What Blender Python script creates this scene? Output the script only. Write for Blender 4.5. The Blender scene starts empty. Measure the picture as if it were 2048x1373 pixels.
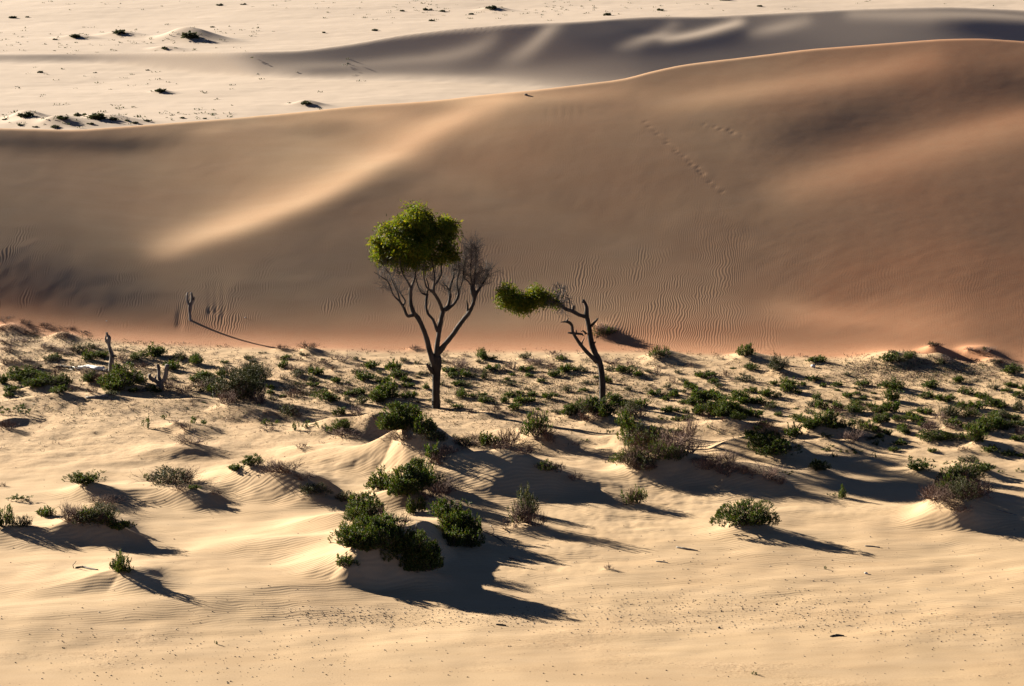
import bpy, math, random
import numpy as np
from mathutils import Vector

random.seed(7)
rng = np.random.default_rng(11)
C = bpy.context.scene.collection

# ------------------------------------------------------------------ camera model
CAM_Z = 24.0
FPX = 5689.0                       # focal length in photo pixels (100 mm lens, 36 mm sensor, 2048 px)
PITCH = math.radians(12.0) - math.atan((815.0 - 686.5) / FPX)
CP, SP = math.cos(PITCH), math.sin(PITCH)
SUN_ELEV = math.radians(15.5)
SHX, SHY = 0.77, -0.638            # horizontal direction in which shadows fall
SC, SS = math.cos(SUN_ELEV), math.sin(SUN_ELEV)
SUN = np.array([-SHX * SC, -SHY * SC, SS])

def ray(px, py):
    u = (np.asarray(px, float) - 1024.0) / FPX
    v = (686.5 - np.asarray(py, float)) / FPX
    return u, CP + v * SP, -SP + v * CP          # direction x, y, z (from 0,0,CAM_Z)

def W(px, py, z=0.0):
    dx, dy, dz = ray(px, py)
    t = (np.asarray(z, float) - CAM_Z) / dz
    return dx * t, dy * t

def project(x, y, z):
    zz = z - CAM_Z
    d = y * CP - zz * SP
    v = y * SP + zz * CP
    return 1024.0 + FPX * x / d, 686.5 - FPX * v / d

# ------------------------------------------------------------------ noise
_G = rng.normal(size=(256, 2)); _G /= np.linalg.norm(_G, axis=1)[:, None]
_P = rng.permutation(256)
def gnoise(x, y, seed=0):
    xi = np.floor(x).astype(np.int64); yi = np.floor(y).astype(np.int64)
    xf = x - xi; yf = y - yi
    def g(ix, iy, fx, fy):
        h = _P[(_P[(ix + seed * 17) & 255] + iy) & 255]
        return _G[h, 0] * fx + _G[h, 1] * fy
    u = xf * xf * xf * (xf * (xf * 6 - 15) + 10); v = yf * yf * yf * (yf * (yf * 6 - 15) + 10)
    a = g(xi, yi, xf, yf); b = g(xi + 1, yi, xf - 1, yf)
    c = g(xi, yi + 1, xf, yf - 1); d = g(xi + 1, yi + 1, xf - 1, yf - 1)
    return (a + u * (b - a)) * (1 - v) + (c + u * (d - c)) * v
def fbm(x, y, oct=4, seed=0, gain=0.5):
    s = 0; a = 1.0; f = 1.0
    for k in range(oct):
        s = s + a * gnoise(x * f, y * f, seed + k * 3); a *= gain; f *= 2.03
    return s
def sstep(a, b, x):
    t = np.clip((x - a) / (b - a), 0, 1); return t * t * (3 - 2 * t)
def smin(a, b, k):
    h = np.clip(0.5 + 0.5 * (b - a) / k, 0, 1)
    return b * (1 - h) + a * h - k * h * (1 - h)

def catmull(p, n=14):
    p = np.array(p, float)
    if len(p) < 3: 
        t = np.linspace(0, 1, n)[:, None]; return p[0] * (1 - t) + p[-1] * t
    q = np.vstack([2 * p[0] - p[1], p, 2 * p[-1] - p[-2]]); out = []
    for i in range(1, len(q) - 2):
        for t in np.linspace(0, 1, n, endpoint=False):
            a, b, c, d = q[i - 1], q[i], q[i + 1], q[i + 2]
            out.append(0.5 * (2 * b + (c - a) * t + (2 * a - 5 * b + 4 * c - d) * t * t + (3 * b - a - 3 * c + d) * t ** 3))
    out.append(q[-2]); return np.array(out)

# ------------------------------------------------------------------ dune lines (traced in the photo, turned into ground positions)
FOOT1 = [(-900, 645), (-300, 658), (0, 668), (100, 675), (300, 689), (500, 696), (620, 700), (900, 703), (1300, 704), (1500, 712), (1750, 718), (1900, 724), (2048, 732), (2400, 742), (3000, 750)]
CREST1 = [(-900, 250), (-300, 252), (0, 258), (150, 262), (270, 253), (400, 243), (560, 230), (700, 215), (850, 205), (960, 192), (1060, 183), (1150, 172), (1250, 160), (1300, 145), (1370, 130), (1500, 115), (1620, 100), (1750, 90), (1880, 80), (1960, 78), (2048, 84), (2300, 105), (2800, 140)]
FOOT2 = [(-600, 124), (0, 126), (200, 128), (400, 136), (520, 154), (620, 160), (850, 166), (1000, 172), (1150, 178), (1400, 190), (2048, 200), (2700, 206)]
CREST2 = [(-600, 110), (0, 109), (250, 108), (420, 107), (520, 105), (600, 103), (700, 90), (800, 72), (900, 60), (1024, 50), (1150, 45), (1250, 37), (1320, 34), (1400, 35), (1500, 30), (1700, 20), (1800, 17), (1900, 15), (2048, 22), (2300, 34), (2700, 50)]

B1 = """50,300,98 200,310,106 350,300,120 500,275,132 650,255,140 800,240,140 950,230,140 1100,225,122 1250,200,120 1400,165,120 1550,135,118 1700,115,116 1850,105,112 2000,110,104 2200,150,95
50,400,96 200,400,104 350,400,116 480,390,130 600,350,140 700,310,138 850,330,125 950,320,118 1100,310,112 1250,290,110 1400,270,108 1550,250,104 1700,250,98 1850,210,98 2000,220,96 2200,250,92
50,470,82 200,480,92 300,470,112 420,520,100 550,470,96 650,440,96 750,410,100 850,400,106 950,400,104 1100,400,102 1300,400,103 1450,380,100 1600,390,100 1750,360,104 1900,320,104 2050,330,100 2300,400,96
50,540,58 150,540,66 250,545,80 350,545,92 450,540,88 600,530,84 750,520,84 900,500,90 1100,500,98 1300,500,100 1500,470,99 1700,470,104 1850,440,105 2000,440,96
20,590,40 100,600,44 200,610,54 300,610,66 420,600,74 550,590,80 700,590,84 900,580,92 1100,580,102 1250,580,106 1400,560,106 1550,550,106 1700,560,112 1850,540,114 2000,550,104
20,645,50 100,650,58 200,660,74 320,660,98 450,660,108 600,660,116 750,660,122 900,660,130 1100,660,136 1250,660,130 1400,650,124 1550,650,124 1700,640,132 1850,640,134 2000,650,120
300,690,136 500,695,142 700,698,146 900,700,155 1100,700,155 1300,700,146 1500,705,146 1700,700,146 1900,710,136 2030,720,122 2300,600,100 -200,400,95 -200,560,60 -200,300,95"""
# (x, y, strength) along each lit or shaded fold, brightness it takes in the photo, its width above and below
S1 = [([(270, 516, .0), (330, 498, .38), (400, 474, .68), (480, 446, .92), (560, 416, 1), (640, 384, 1), (700, 352, 1), (760, 316, 1), (830, 278, .9), (900, 240, .85), (980, 208, .7)], 216, 36, 20),
      ([(420, 440, .0), (520, 400, .3), (640, 340, .4), (760, 275, .4), (850, 240, .3)], 165, 50, 50),
      ([(520, 470, .0), (640, 428, .8), (740, 386, .8), (840, 340, .5), (920, 300, .2)], 84, 14, 30),
      ([(880, 215, .2), (950, 203, .8), (1060, 196, .8), (1180, 190, .5), (1280, 180, .3)], 172, 16, 22),
      ([(1050, 212, .2), (1120, 212, .6), (1200, 206, .6), (1280, 192, .3)], 108, 10, 16),
      ([(1250, 178, .3), (1330, 152, .6), (1420, 130, .5), (1560, 110, .4), (1750, 98, .3)], 98, 10, 12),
      ([(1300, 215, .2), (1400, 200, .6), (1500, 182, .7), (1620, 162, .6), (1740, 142, .6), (1860, 118, .4)], 168, 22, 22),
      ([(1480, 300, .0), (1580, 275, .8), (1660, 252, 1), (1730, 232, .9), (1830, 200, .4), (1930, 165, .4)], 66, 34, 34),
      ([(1930, 180, .5), (1990, 165, .9), (2060, 175, .9), (2160, 190, .6)], 70, 30, 40),
      ([(1500, 396, .0), (1580, 372, .6), (1680, 342, .8), (1780, 312, .9), (1880, 282, 1), (1980, 255, 1), (2060, 236, .9), (2200, 200, .5)], 150, 28, 46),
      ([(1150, 330, .3), (1300, 345, .4), (1450, 330, .4)], 98, 50, 50),
      ([(-60, 280, .6), (40, 282, .8), (150, 285, .8), (230, 286, .95), (290, 284, .7), (360, 274, .3)], 46, 11, 18),
      ([(195, 284, .0), (206, 284, .7), (216, 284, .0)], 55, 9, 11), ([(250, 284, .0), (264, 283, .8), (278, 282, .0)], 50, 9, 12),
      ([(370, 264, .0), (440, 257, .7), (530, 250, .2)], 170, 5, 9), ([(690, 234, .0), (745, 227, .8), (810, 222, .1)], 180, 6, 10), ([(815, 228, .1), (870, 217, .7), (930, 212, .1)], 112, 6, 9), ([(930, 202, .2), (985, 197, .9), (1040, 196, .3)], 205, 7, 13), ([(560, 262, .2), (640, 256, .6), (720, 252, .2)], 112, 7, 9),
      ([(440, 262, .3), (560, 252, .6), (700, 244, .4)], 112, 8, 10), ([(500, 244, .3), (620, 232, .8), (760, 222, .6)], 165, 7, 9),
      ([(-40, 555, .8), (60, 575, 1), (160, 592, .9), (280, 600, .4)], 46, 60, 34),
      ([(1420, 455, .2), (1480, 470, .6), (1560, 478, .4)], 86, 9, 9), ([(1440, 478, .2), (1500, 490, .6), (1570, 500, .3)], 116, 8, 8), ([(1440, 500, .2), (1520, 512, .6), (1600, 520, .3)], 90, 8, 8), ([(1430, 425, .2), (1500, 432, .6), (1560, 430, .3)], 112, 9, 9),
      ([(1500, 600, .0), (1600, 620, .5), (1720, 640, .7), (1820, 650, .7), (1900, 660, .4)], 172, 34, 36), ([(1600, 585, .2), (1680, 590, .5), (1780, 575, .2)], 98, 10, 12), ([(1640, 665, .2), (1700, 655, .6), (1780, 655, .3)], 112, 7, 7)]
B2 = """0,116,161 150,116,137 300,117,109 400,116,105 500,112,115 600,110,98 700,102,88 800,92,80 900,80,78 1000,70,74 1100,62,78 1200,60,82 1300,55,82 1400,55,88 1500,55,98 1600,45,108 1700,40,109 1800,40,108 1900,35,102 2000,40,78 2200,60,78
0,130,161 200,130,161 400,135,137 550,140,108 700,140,127 850,135,117 950,125,92 1050,115,80 1150,105,75 1250,100,78 1350,90,78 1450,85,78 1550,80,93 1650,70,105 1750,65,109 1850,60,98 1950,55,73 2050,60,58
500,160,157 700,160,161 850,160,161 1000,155,157 1100,145,127 1200,140,108 1300,125,92 1450,115,92 1600,105,98 1800,100,98 2000,100,88"""
S2 = [([(480, 142, .0), (560, 136, .7), (680, 130, .8), (780, 121, .9), (880, 111, 1), (940, 97, 1), (985, 78, .6)], 150, 10.5, 12.8), ([(620, 118, .0), (720, 112, .8), (850, 98, .8)], 86, 9.0, 9.6),
      ([(560, 146, .4), (640, 141, .8), (740, 134, .5), (860, 124, .5), (950, 112, .4)], 88, 6.0, 8.0),
      ([(1000, 118, .2), (1040, 104, .8), (1070, 86, 1), (1092, 66, 1), (1110, 52, .5)], 165, 9.0, 14.4), ([(1015, 80, .5), (1045, 72, 1), (1070, 62, .7)], 66, 10.5, 14.4),
      ([(1235, 96, .2), (1280, 80, .8), (1320, 66, 1), (1345, 52, .7)], 170, 7.5, 11.2), ([(1150, 90, .5), (1230, 76, 1), (1280, 60, 1), (1320, 48, .5)], 70, 9.0, 14.4),
      ([(1330, 80, .7), (1370, 74, 1), (1420, 62, 1), (1475, 44, .9)], 200, 9.0, 9.6), ([(1290, 104, .6), (1370, 92, 1), (1450, 78, 1), (1500, 62, .6)], 62, 12.0, 16.0), ([(1330, 58, .6), (1370, 54, .9), (1420, 44, .6)], 84, 6.0, 8.0),
      ([(1505, 66, .4), (1560, 54, .9), (1610, 42, .6)], 160, 10.5, 11.2), ([(1700, 28, .6), (1850, 30, .8), (2000, 32, .8), (2100, 38, .6)], 165, 9.0, 12.8), ([(1880, 50, .3), (1960, 54, 1), (2060, 62, 1), (2150, 70, .8)], 44, 12.0, 19.2)]
def add_streaks(f0, S, flatG, amb):
    LN = []
    for pts, G, wu, wd in S:
        c = catmull(np.array(pts, float), 6); LN.append((c, SS * ((G / flatG) ** 2.2 - amb) / (1 - amb), wu, wd))
    def f(px, py):
        v = f0(px, py)
        for c, val, wu, wd in LN:
            m = 3 * max(wu, wd)
            k = (px > c[:, 0].min() - m) & (px < c[:, 0].max() + m) & (py > c[:, 1].min() - m) & (py < c[:, 1].max() + m)
            if not k.any(): continue
            x, y = px[k], py[k]; num = np.zeros_like(x); den = np.zeros_like(x); best = np.full_like(x, 1e9); sg = np.zeros_like(x)
            for i in range(len(c) - 1):
                ax, ay, aw = c[i]; ex, ey = c[i + 1, 0] - ax, c[i + 1, 1] - ay; l2 = ex * ex + ey * ey + 1e-6
                t = np.clip(((x - ax) * ex + (y - ay) * ey) / l2, 0, 1); dx, dy = x - ax - t * ex, y - ay - t * ey; d2 = dx * dx + dy * dy
                u = d2 < best; best = np.where(u, d2, best); sg = np.where(u, np.sign(ex * dy - ey * dx), sg); num = np.where(u, aw + (c[i + 1, 2] - aw) * t, num)
            d = np.sqrt(best); w = np.clip(num, 0, 1) * np.exp(-(d / np.where(sg < 0, wu, wd)) ** 2)
            v[k] = v[k] * (1 - w) + val * w
        return v
    return f
def parse(s):
    return np.array([[float(q) for q in w.split(',')] for w in s.split()])
def bmap(pts, sx, sy, flatG, amb):
    lin = (pts[:, 2] / flatG) ** 2.2
    val = SS * (lin - amb) / (1 - amb)
    def f(px, py):
        num = np.zeros_like(px); den = np.full_like(px, 1e-9)
        for (x, y, _), v in zip(pts, val):
            w = np.exp(-((px - x) / sx) ** 2 - ((py - y) / sy) ** 2) + 1e-4 / (1 + ((px - x) / sx) ** 2 + ((py - y) / sy) ** 2) ** 2
            num += w * v; den += w
        return num / den
    return f
def line_xy(pts, z=0.0):
    p = np.array(pts, float); x, y = W(p[:, 0], p[:, 1], z)
    return x, y

def blur(A, sig):
    r = int(3 * sig); k = np.exp(-0.5 * (np.arange(-r, r + 1) / sig) ** 2); k /= k.sum()
    P = np.pad(A, ((r, r), (0, 0)), mode='edge'); B = sum(k[i] * P[i:i + A.shape[0]] for i in range(2 * r + 1))
    P = np.pad(B, ((0, 0), (r, r)), mode='edge'); return sum(k[i] * P[:, i:i + A.shape[1]] for i in range(2 * r + 1))

class Face:
    """A dune face: its height comes from how steeply each spot leans to the sun, summed up from the foot line."""
    def __init__(s, foot, crest, bm, slope0, box, step, back, soft, crest_round):
        fx, fy = line_xy(foot)
        s.fx, s.fy = fx, fy
        x0, x1, y0, y1 = box
        # rotated grid: a runs up-sun (against the shadow direction), b across it
        L = math.hypot(SHX, SHY); ux, uy = -SHX / L, -SHY / L; vx, vy = -uy, ux
        cs = [(x * ux + y * uy, x * vx + y * vy) for x in (x0, x1) for y in (y0, y1)]
        a0, a1 = min(c[0] for c in cs), max(c[0] for c in cs); b0, b1 = min(c[1] for c in cs), max(c[1] for c in cs)
        na, nb = int((a1 - a0) / step), int((b1 - b0) / step)
        A = a0 + np.arange(na) * step; Bv = b0 + np.arange(nb) * step
        AA, BB = np.meshgrid(A, Bv, indexing='ij')
        X = AA * ux + BB * vx; Y = AA * uy + BB * vy
        foot_y = np.interp(X, fx, fy)
        up = Y - foot_y
        H = np.clip(up, 0, 60) * slope0
        lx = SHX / L
        for it in range(5):                       # the brightness wanted at a spot depends on where the spot ends up
            Hs = blur(H, 1.4 / step)
            px, py = project(X, Y, np.clip(Hs, -1, 40))
            Bq = bm(px, py)
            gp = -np.gradient(Hs, step, axis=0); gq = np.gradient(Hs, step, axis=1)
            nl = np.sqrt(1 + gp * gp + gq * gq)
            g = (SS - Bq * np.clip(nl, 1, 1.25)) / SC * sstep(-0.5, soft, up)
            H = 0.35 * H + 0.65 * np.cumsum(g, axis=0) * step
        H = blur(H, 0.35 / step)
        s.a0, s.b0, s.step, s.H, s.ux, s.uy, s.vx, s.vy, s.na, s.nb = a0, b0, step, H, ux, uy, vx, vy, na, nb
        s.back, s.kr = back, crest_round
        cp = np.array(crest, float)
        cpx = np.arange(cp[0, 0], cp[-1, 0] + 1, 10.0); cpy = np.interp(cpx, cp[:, 0], cp[:, 1])
        ker = np.exp(-(np.arange(-6, 7) / 3.0) ** 2); ker /= ker.sum()
        cpy = np.convolve(np.pad(cpy, 6, mode='edge'), ker, 'valid')
        dx, dy, dz = ray(cpx, cpy)
        ts = np.linspace(y0 - 8, y1 + 4, 900)[None, :] / dy[:, None]
        hx, hy, hz = dx[:, None] * ts, dy[:, None] * ts, CAM_Z + dz[:, None] * ts
        below = hz < s.raw(hx, hy)
        k = np.argmax(below, axis=1)
        i = np.arange(len(cpx))
        cx, cy, cz = hx[i, k], hy[i, k], hz[i, k]
        o = np.argsort(cx); s.cx, s.cy, s.cz = cx[o], cy[o], cz[o]
    def raw(s, x, y):
        a = (x * s.ux + y * s.uy - s.a0) / s.step; b = (x * s.vx + y * s.vy - s.b0) / s.step
        a = np.clip(a, 0, s.na - 1.001); b = np.clip(b, 0, s.nb - 1.001)
        ia = a.astype(int); ib = b.astype(int); fa = a - ia; fb = b - ib
        H = s.H
        return (H[ia, ib] * (1 - fa) + H[ia + 1, ib] * fa) * (1 - fb) + (H[ia, ib + 1] * (1 - fa) + H[ia + 1, ib + 1] * fa) * fb
    def foot(s, x): return np.interp(x, s.fx, s.fy)
    def crest(s, x): return np.interp(x, s.cx, s.cy), np.interp(x, s.cx, s.cz)
    def height(s, x, y):
        yc, zc = s.crest(x)
        d = y - yc
        bk = zc + s.kr * 0.35 - s.back * d - 0.010 * np.clip(d, 0, None) ** 1.5
        h = smin(s.raw(x, y), bk, s.kr)
        return h

D1 = Face(FOOT1, CREST1, add_streaks(bmap(parse(B1), 85, 46, 200.0, 0.03), S1, 200.0, 0.03), 0.31, (-75, 75, 108, 182), 0.2, 0.19, 3.0, 0.2)
D2 = Face(FOOT2, CREST2, add_streaks(bmap(parse(B2), 70, 16, 205.0, 0.07), S2, 205.0, 0.07), 0.22, (-120, 120, 215, 345), 0.22, 0.16, 3.0, 0.30)

# ------------------------------------------------------------------ foreground relief
# crest lines of the small drifts: (photo x, photo y, crest height m), lee width m, windward width m
RIDGES = [
 ([(20, 1200, .0), (140, 1172, .18), (240, 1148, .42), (290, 1166, .30), (352, 1183, .0)], 1.0, 2.2),
 ([(-60, 1070, .2), (40, 1062, .3), (110, 1056, .45), (180, 1040, .55), (240, 1058, .45), (300, 1078, .0)], 1.3, 1.8),
 ([(110, 985, .0), (160, 974, .28), (200, 978, .34), (262, 1004, .0)], .9, 1.3),
 ([(225, 996, .0), (290, 976, .32), (360, 978, .42), (410, 990, .36), (455, 1010, .0)], .9, 1.6),
 ([(390, 950, .0), (450, 938, .45), (505, 934, .75), (580, 950, .7), (640, 976, .35), (690, 992, .0)], 1.5, 2.0),
 ([(255, 910, .0), (330, 893, .3), (375, 893, .34), (455, 914, .0)], .9, 1.5),
 ([(310, 862, .0), (350, 846, .25), (390, 858, .15), (440, 876, .0)], .7, 1.2),
 ([(400, 826, .0), (460, 814, .34), (520, 818, .34), (605, 832, .0)], 1.0, 1.6),
 ([(600, 858, .0), (645, 840, .42), (690, 836, .55), (745, 845, .40), (775, 856, .1)], 1.3, 1.2),
 ([(700, 868, .0), (745, 846, .45), (780, 832, .6), (840, 842, .5), (880, 868, .0)], 1.2, 1.0),
 ([(530, 905, .0), (620, 900, .30), (700, 898, .55), (760, 888, .85), (795, 876, 1.05), (835, 899, .85), (872, 893, .95), (890, 896, .7)], 1.6, 2.0),
 ([(840, 902, .5), (900, 908, 1.0), (960, 902, 1.25), (1030, 908, 1.25), (1085, 928, .95), (1140, 955, .5), (1200, 982, .15), (1250, 1000, .0)], 2.4, 2.6),
 ([(560, 1142, .0), (640, 1126, .35), (700, 1106, .75), (738, 1097, .95), (790, 1078, .85), (845, 1042, .92), (872, 1050, .55), (905, 1072, .2), (930, 1088, .0)], 1.5, 2.3),
 ([(640, 1130, .0), (720, 1126, .15), (800, 1146, .2), (826, 1165, .1)], .9, 1.4),
 ([(1215, 940, .0), (1265, 918, .45), (1310, 908, .72), (1370, 914, .72), (1450, 926, .62), (1520, 948, .45), (1590, 985, .0)], 2.2, 1.8),
 ([(1400, 905, .0), (1450, 885, .4), (1510, 872, .62), (1570, 882, .5), (1610, 905, .1)], 1.6, 1.6),
 ([(1350, 862, .0), (1420, 846, .28), (1460, 842, .40), (1500, 850, .3), (1540, 862, .0)], 1.0, 1.2),
 ([(1190, 886, .0), (1225, 872, .26), (1260, 876, .3), (1300, 892, .0)], .8, .9),
 ([(1185, 905, .0), (1225, 893, .2), (1262, 898, .2), (1290, 908, .0)], .7, .8),
 ([(1820, 1030, .0), (1860, 1014, .3), (1905, 1000, .5), (1950, 1006, .52), (2000, 1016, .45), (2060, 1030, .3)], 1.7, 2.6),
 ([(1780, 1042, .0), (1860, 1036, .18), (1930, 1028, .4), (1950, 1035, .3), (1975, 1046, .1)], .8, 1.2),
 ([(1690, 930, .0), (1735, 917, .28), (1775, 930, .0)], .6, .7),
 ([(1790, 955, .0), (1835, 938, .32), (1885, 952, .2), (1915, 966, .0)], .9, 1.6),
 ([(1890, 945, .0), (1925, 932, .22), (1975, 944, .15), (2010, 955, .0)], .7, 1.0),
 ([(1600, 945, .0), (1632, 936, .2), (1690, 952, .0)], .6, .9),
 ([(-40, 806, .12), (60, 794, .28), (150, 785, .34), (220, 793, .3), (330, 799, .3), (395, 795, .36), (450, 808, .0)], 2.4, .9),
 ([(380, 1096, .0), (500, 1080, .25), (600, 1078, .40), (690, 1078, .5)], 2.1, 1.5),
 ([(540, 1060, .0), (610, 1042, .35), (680, 1034, .55), (720, 1040, .5)], 1.5, 1.6),
 ([(-60, 1238, .2), (120, 1232, .18), (330, 1200, .22), (520, 1176, .24), (680, 1168, .18), (800, 1172, .0)], 3.4, 4.5),
 ([(1500, 858, .0), (1560, 848, .3), (1640, 852, .4), (1700, 862, .3), (1790, 884, .0)], 1.2, 1.2),
 ([(1820, 868, .0), (1850, 862, .25), (1890, 866, .2), (1960, 876, .1)], .8, .8),
 ([(1930, 898, .0), (1975, 884, .3), (2060, 894, .1)], .9, .9),
 ([(1580, 890, .0), (1640, 880, .2), (1700, 892, .12), (1740, 898, .0)], .8, .8),
 ([(940, 832, .0), (975, 824, .18), (1020, 832, .0)], .5, .7),
 ([(1000, 880, .0), (1050, 858, .42), (1100, 872, .35), (1140, 900, .0)], 1.2, 1.4),
 ([(1040, 1070, .0), (1060, 1050, .25), (1100, 1066, .0)], .6, .8),
 ([(1440, 1064, .0), (1495, 1052, .22), (1560, 1068, .0)], .6, 1.0),
 ([(700, 1010, .0), (760, 990, .35), (830, 990, .4), (890, 1005, .1)], 1.0, 1.4),
 ([(-20, 850, .15), (30, 836, .2), (80, 842, .0)], .5, .9),
]
# shrub hummocks at the dune foot and on the far plain: photo x, y, radius m, height m
MOUNDS = [(1330, 720, .9, .42), (1495, 716, .7, .25), (1795, 728, 1.7, .50), (1868, 708, .6, .34), (1880, 732, .6, .26), (1965, 714, .7, .24), (1935, 706, .5, .14), (1990, 732, .7, .26), (1207, 668, .6, .14),
          (14, 664, .8, .35), (123, 678, .6, .30), (1557, 748, .6, .2), (52, 240, 1.5, .7), (195, 240, 1.6, .4), (125, 242, 1.0, .3), (110, 254, 1.2, .35), (375, 80, 3.0, 1.3), (240, 72, 2.2, .5), (150, 78, 2.0, .4), (330, 100, 1.6, .35), (613, 210, 1.2, .4), (320, 186, .8, .3),
          (60, 250, 2.5, .4), (160, 252, 2.8, .45), (230, 246, 2, .35), (985, 22, 1.8, .5), (620, 704, .5, .15)]
SHRUB_MOUNDS = []          # filled by the shrub list further down (x, y, r, h)

_RD = []
for pts, wf, wb in RIDGES:
    p = catmull(pts)
    p[:, 2] = np.clip(p[:, 2], 0, None)
    x, y = W(p[:, 0], p[:, 1], p[:, 2])
    P = np.stack([x, y, p[:, 2]], 1)
    def ext(a, b):
        d = a[:2] - b[:2]; d /= np.linalg.norm(d) + 1e-6
        return [np.array([a[0] + d[0] * q, a[1] + d[1] * q, a[2] * max(0, 1 - q / 1.6) ** 1.5]) for q in (.4, .8, 1.2, 1.6, 2.4, 3.4)]
    P = np.vstack([ext(P[0], P[3])[::-1], P, ext(P[-1], P[-4])])
    _RD.append((P, wf, wb))

def ridge_add(h, x, y):
    for P, wf, wb in _RD:
        m = 3.0 * max(wf, wb)
        k = np.nonzero((x > P[:, 0].min() - m) & (x < P[:, 0].max() + m) & (y > P[:, 1].min() - m) & (y < P[:, 1].max() + m))[0]
        if len(k) == 0: continue
        qx, qy = x[k], y[k]
        wob = 0.16 * gnoise(qx * 0.9, qy * 0.9, 5) + 0.06 * gnoise(qx * 2.7, qy * 2.7, 9)
        best = np.full(len(k), 1e9); hh = np.zeros(len(k)); hw = np.zeros(len(k)); sd = np.zeros(len(k))
        for i in range(len(P) - 1):
            ax, ay, az = P[i]; bx, by, bz = P[i + 1]
            ex, ey = bx - ax, by - ay; l2 = ex * ex + ey * ey + 1e-9
            t = np.clip(((qx - ax) * ex + (qy - ay) * ey) / l2, 0, 1)
            dx, dy = qx - ax - t * ex, qy - ay - t * ey
            d2 = dx * dx + dy * dy
            u = d2 < best
            best = np.where(u, d2, best)
            sg = 0.25 + 0.10 * d2 ** 0.5
            wt = np.sqrt(l2) * np.exp(-np.clip(d2 / (2 * sg * sg), 0, 80))
            hh += wt * 0.5 * (az + bz); hw += wt
            sd = np.where(u, np.sign(ex * dy - ey * dx), sd)
        hh = hh / (hw + 1e-32)
        d = np.sqrt(best) * sd + wob * np.clip(np.sqrt(best), 0, 1)
        back = np.exp(-(np.clip(d, 0, None) / wb) ** 2)
        p = np.clip(-d, 0, None) / wf
        front = np.where(p < .75, 1 - p, np.where(p < 1.25, (1.25 - p) ** 2, 0))
        prof = np.where(d > 0, back, front)
        h[k] += hh * prof
    return h

def mounds_add(h, x, y, lst):
    for (mx, my, r, a) in lst:
        k = np.nonzero((np.abs(x - mx) < 4.5 * r) & (np.abs(y - my) < 4.5 * r))[0]
        if len(k) == 0: continue
        dx, dy = x[k] - mx, y[k] - my
        # tail drawn out down the wind (towards right and camera), like a shadow drift
        al = dx * SHX + dy * SHY; ac = -dx * SHY + dy * SHX
        ra = np.where(al > 0, 1.5 * r, 0.9 * r)
        h[k] += a * np.exp(-(al / ra) ** 2 - (ac / (0.85 * r)) ** 2)
    return h

MW = []

# footprints and slide marks on the big dune, dug as small hollows: filled once D1 exists
def hit_face(F, px, py, y0, y1):
    dx, dy, dz = ray(np.array(px, float), np.array(py, float))
    ts = np.linspace(y0, y1, 3000)[None, :] / dy[:, None]
    hx, hy, hz = dx[:, None] * ts, dy[:, None] * ts, CAM_Z + dz[:, None] * ts
    k = np.argmax(hz < F.height(hx, hy), axis=1); i = np.arange(len(dx))
    return hx[i, k], hy[i, k]
DENTS = []
fp = np.array([(1292, 243), (1299, 252), (1313, 261), (1318, 269), (1329, 278), (1337, 286), (1348, 296), (1354, 303), (1359, 307), (1367, 313), (1374, 321), (1383, 328), (1392, 335), (1400, 345), (1410, 349), (1422, 364), (1433, 372), (1446, 384),
               (1408, 252), (1420, 254), (1432, 253), (1443, 257), (1455, 262), (1470, 268), (1484, 274)])
fx_, fy_ = hit_face(D1, fp[:, 0], fp[:, 1], 118, 175)
for x, y in zip(fx_, fy_): DENTS.append((x + random.uniform(-.11, .11), y + random.uniform(-.12, .12), random.uniform(.07, .12), random.uniform(.09, .17), random.uniform(.004, .012)))
for (cx, y0, y1) in [(419, 575, 628), (431, 572, 626), (446, 568, 636), (356, 625, 652), (363, 622, 655), (1115, 212, 236), (1130, 212, 240), (1147, 210, 238), (1165, 212, 236), (1095, 214, 232)]:
    ys = np.linspace(y0, y1, 12); gx, gy = hit_face(D1, np.full(12, cx), ys, 118, 175)
    for j in range(12): DENTS.append((gx[j], gy[j], .07, .4, (.0018 if cx < 1000 else .0004) + (.005 if j > 9 and cx < 1000 else 0)))

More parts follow.
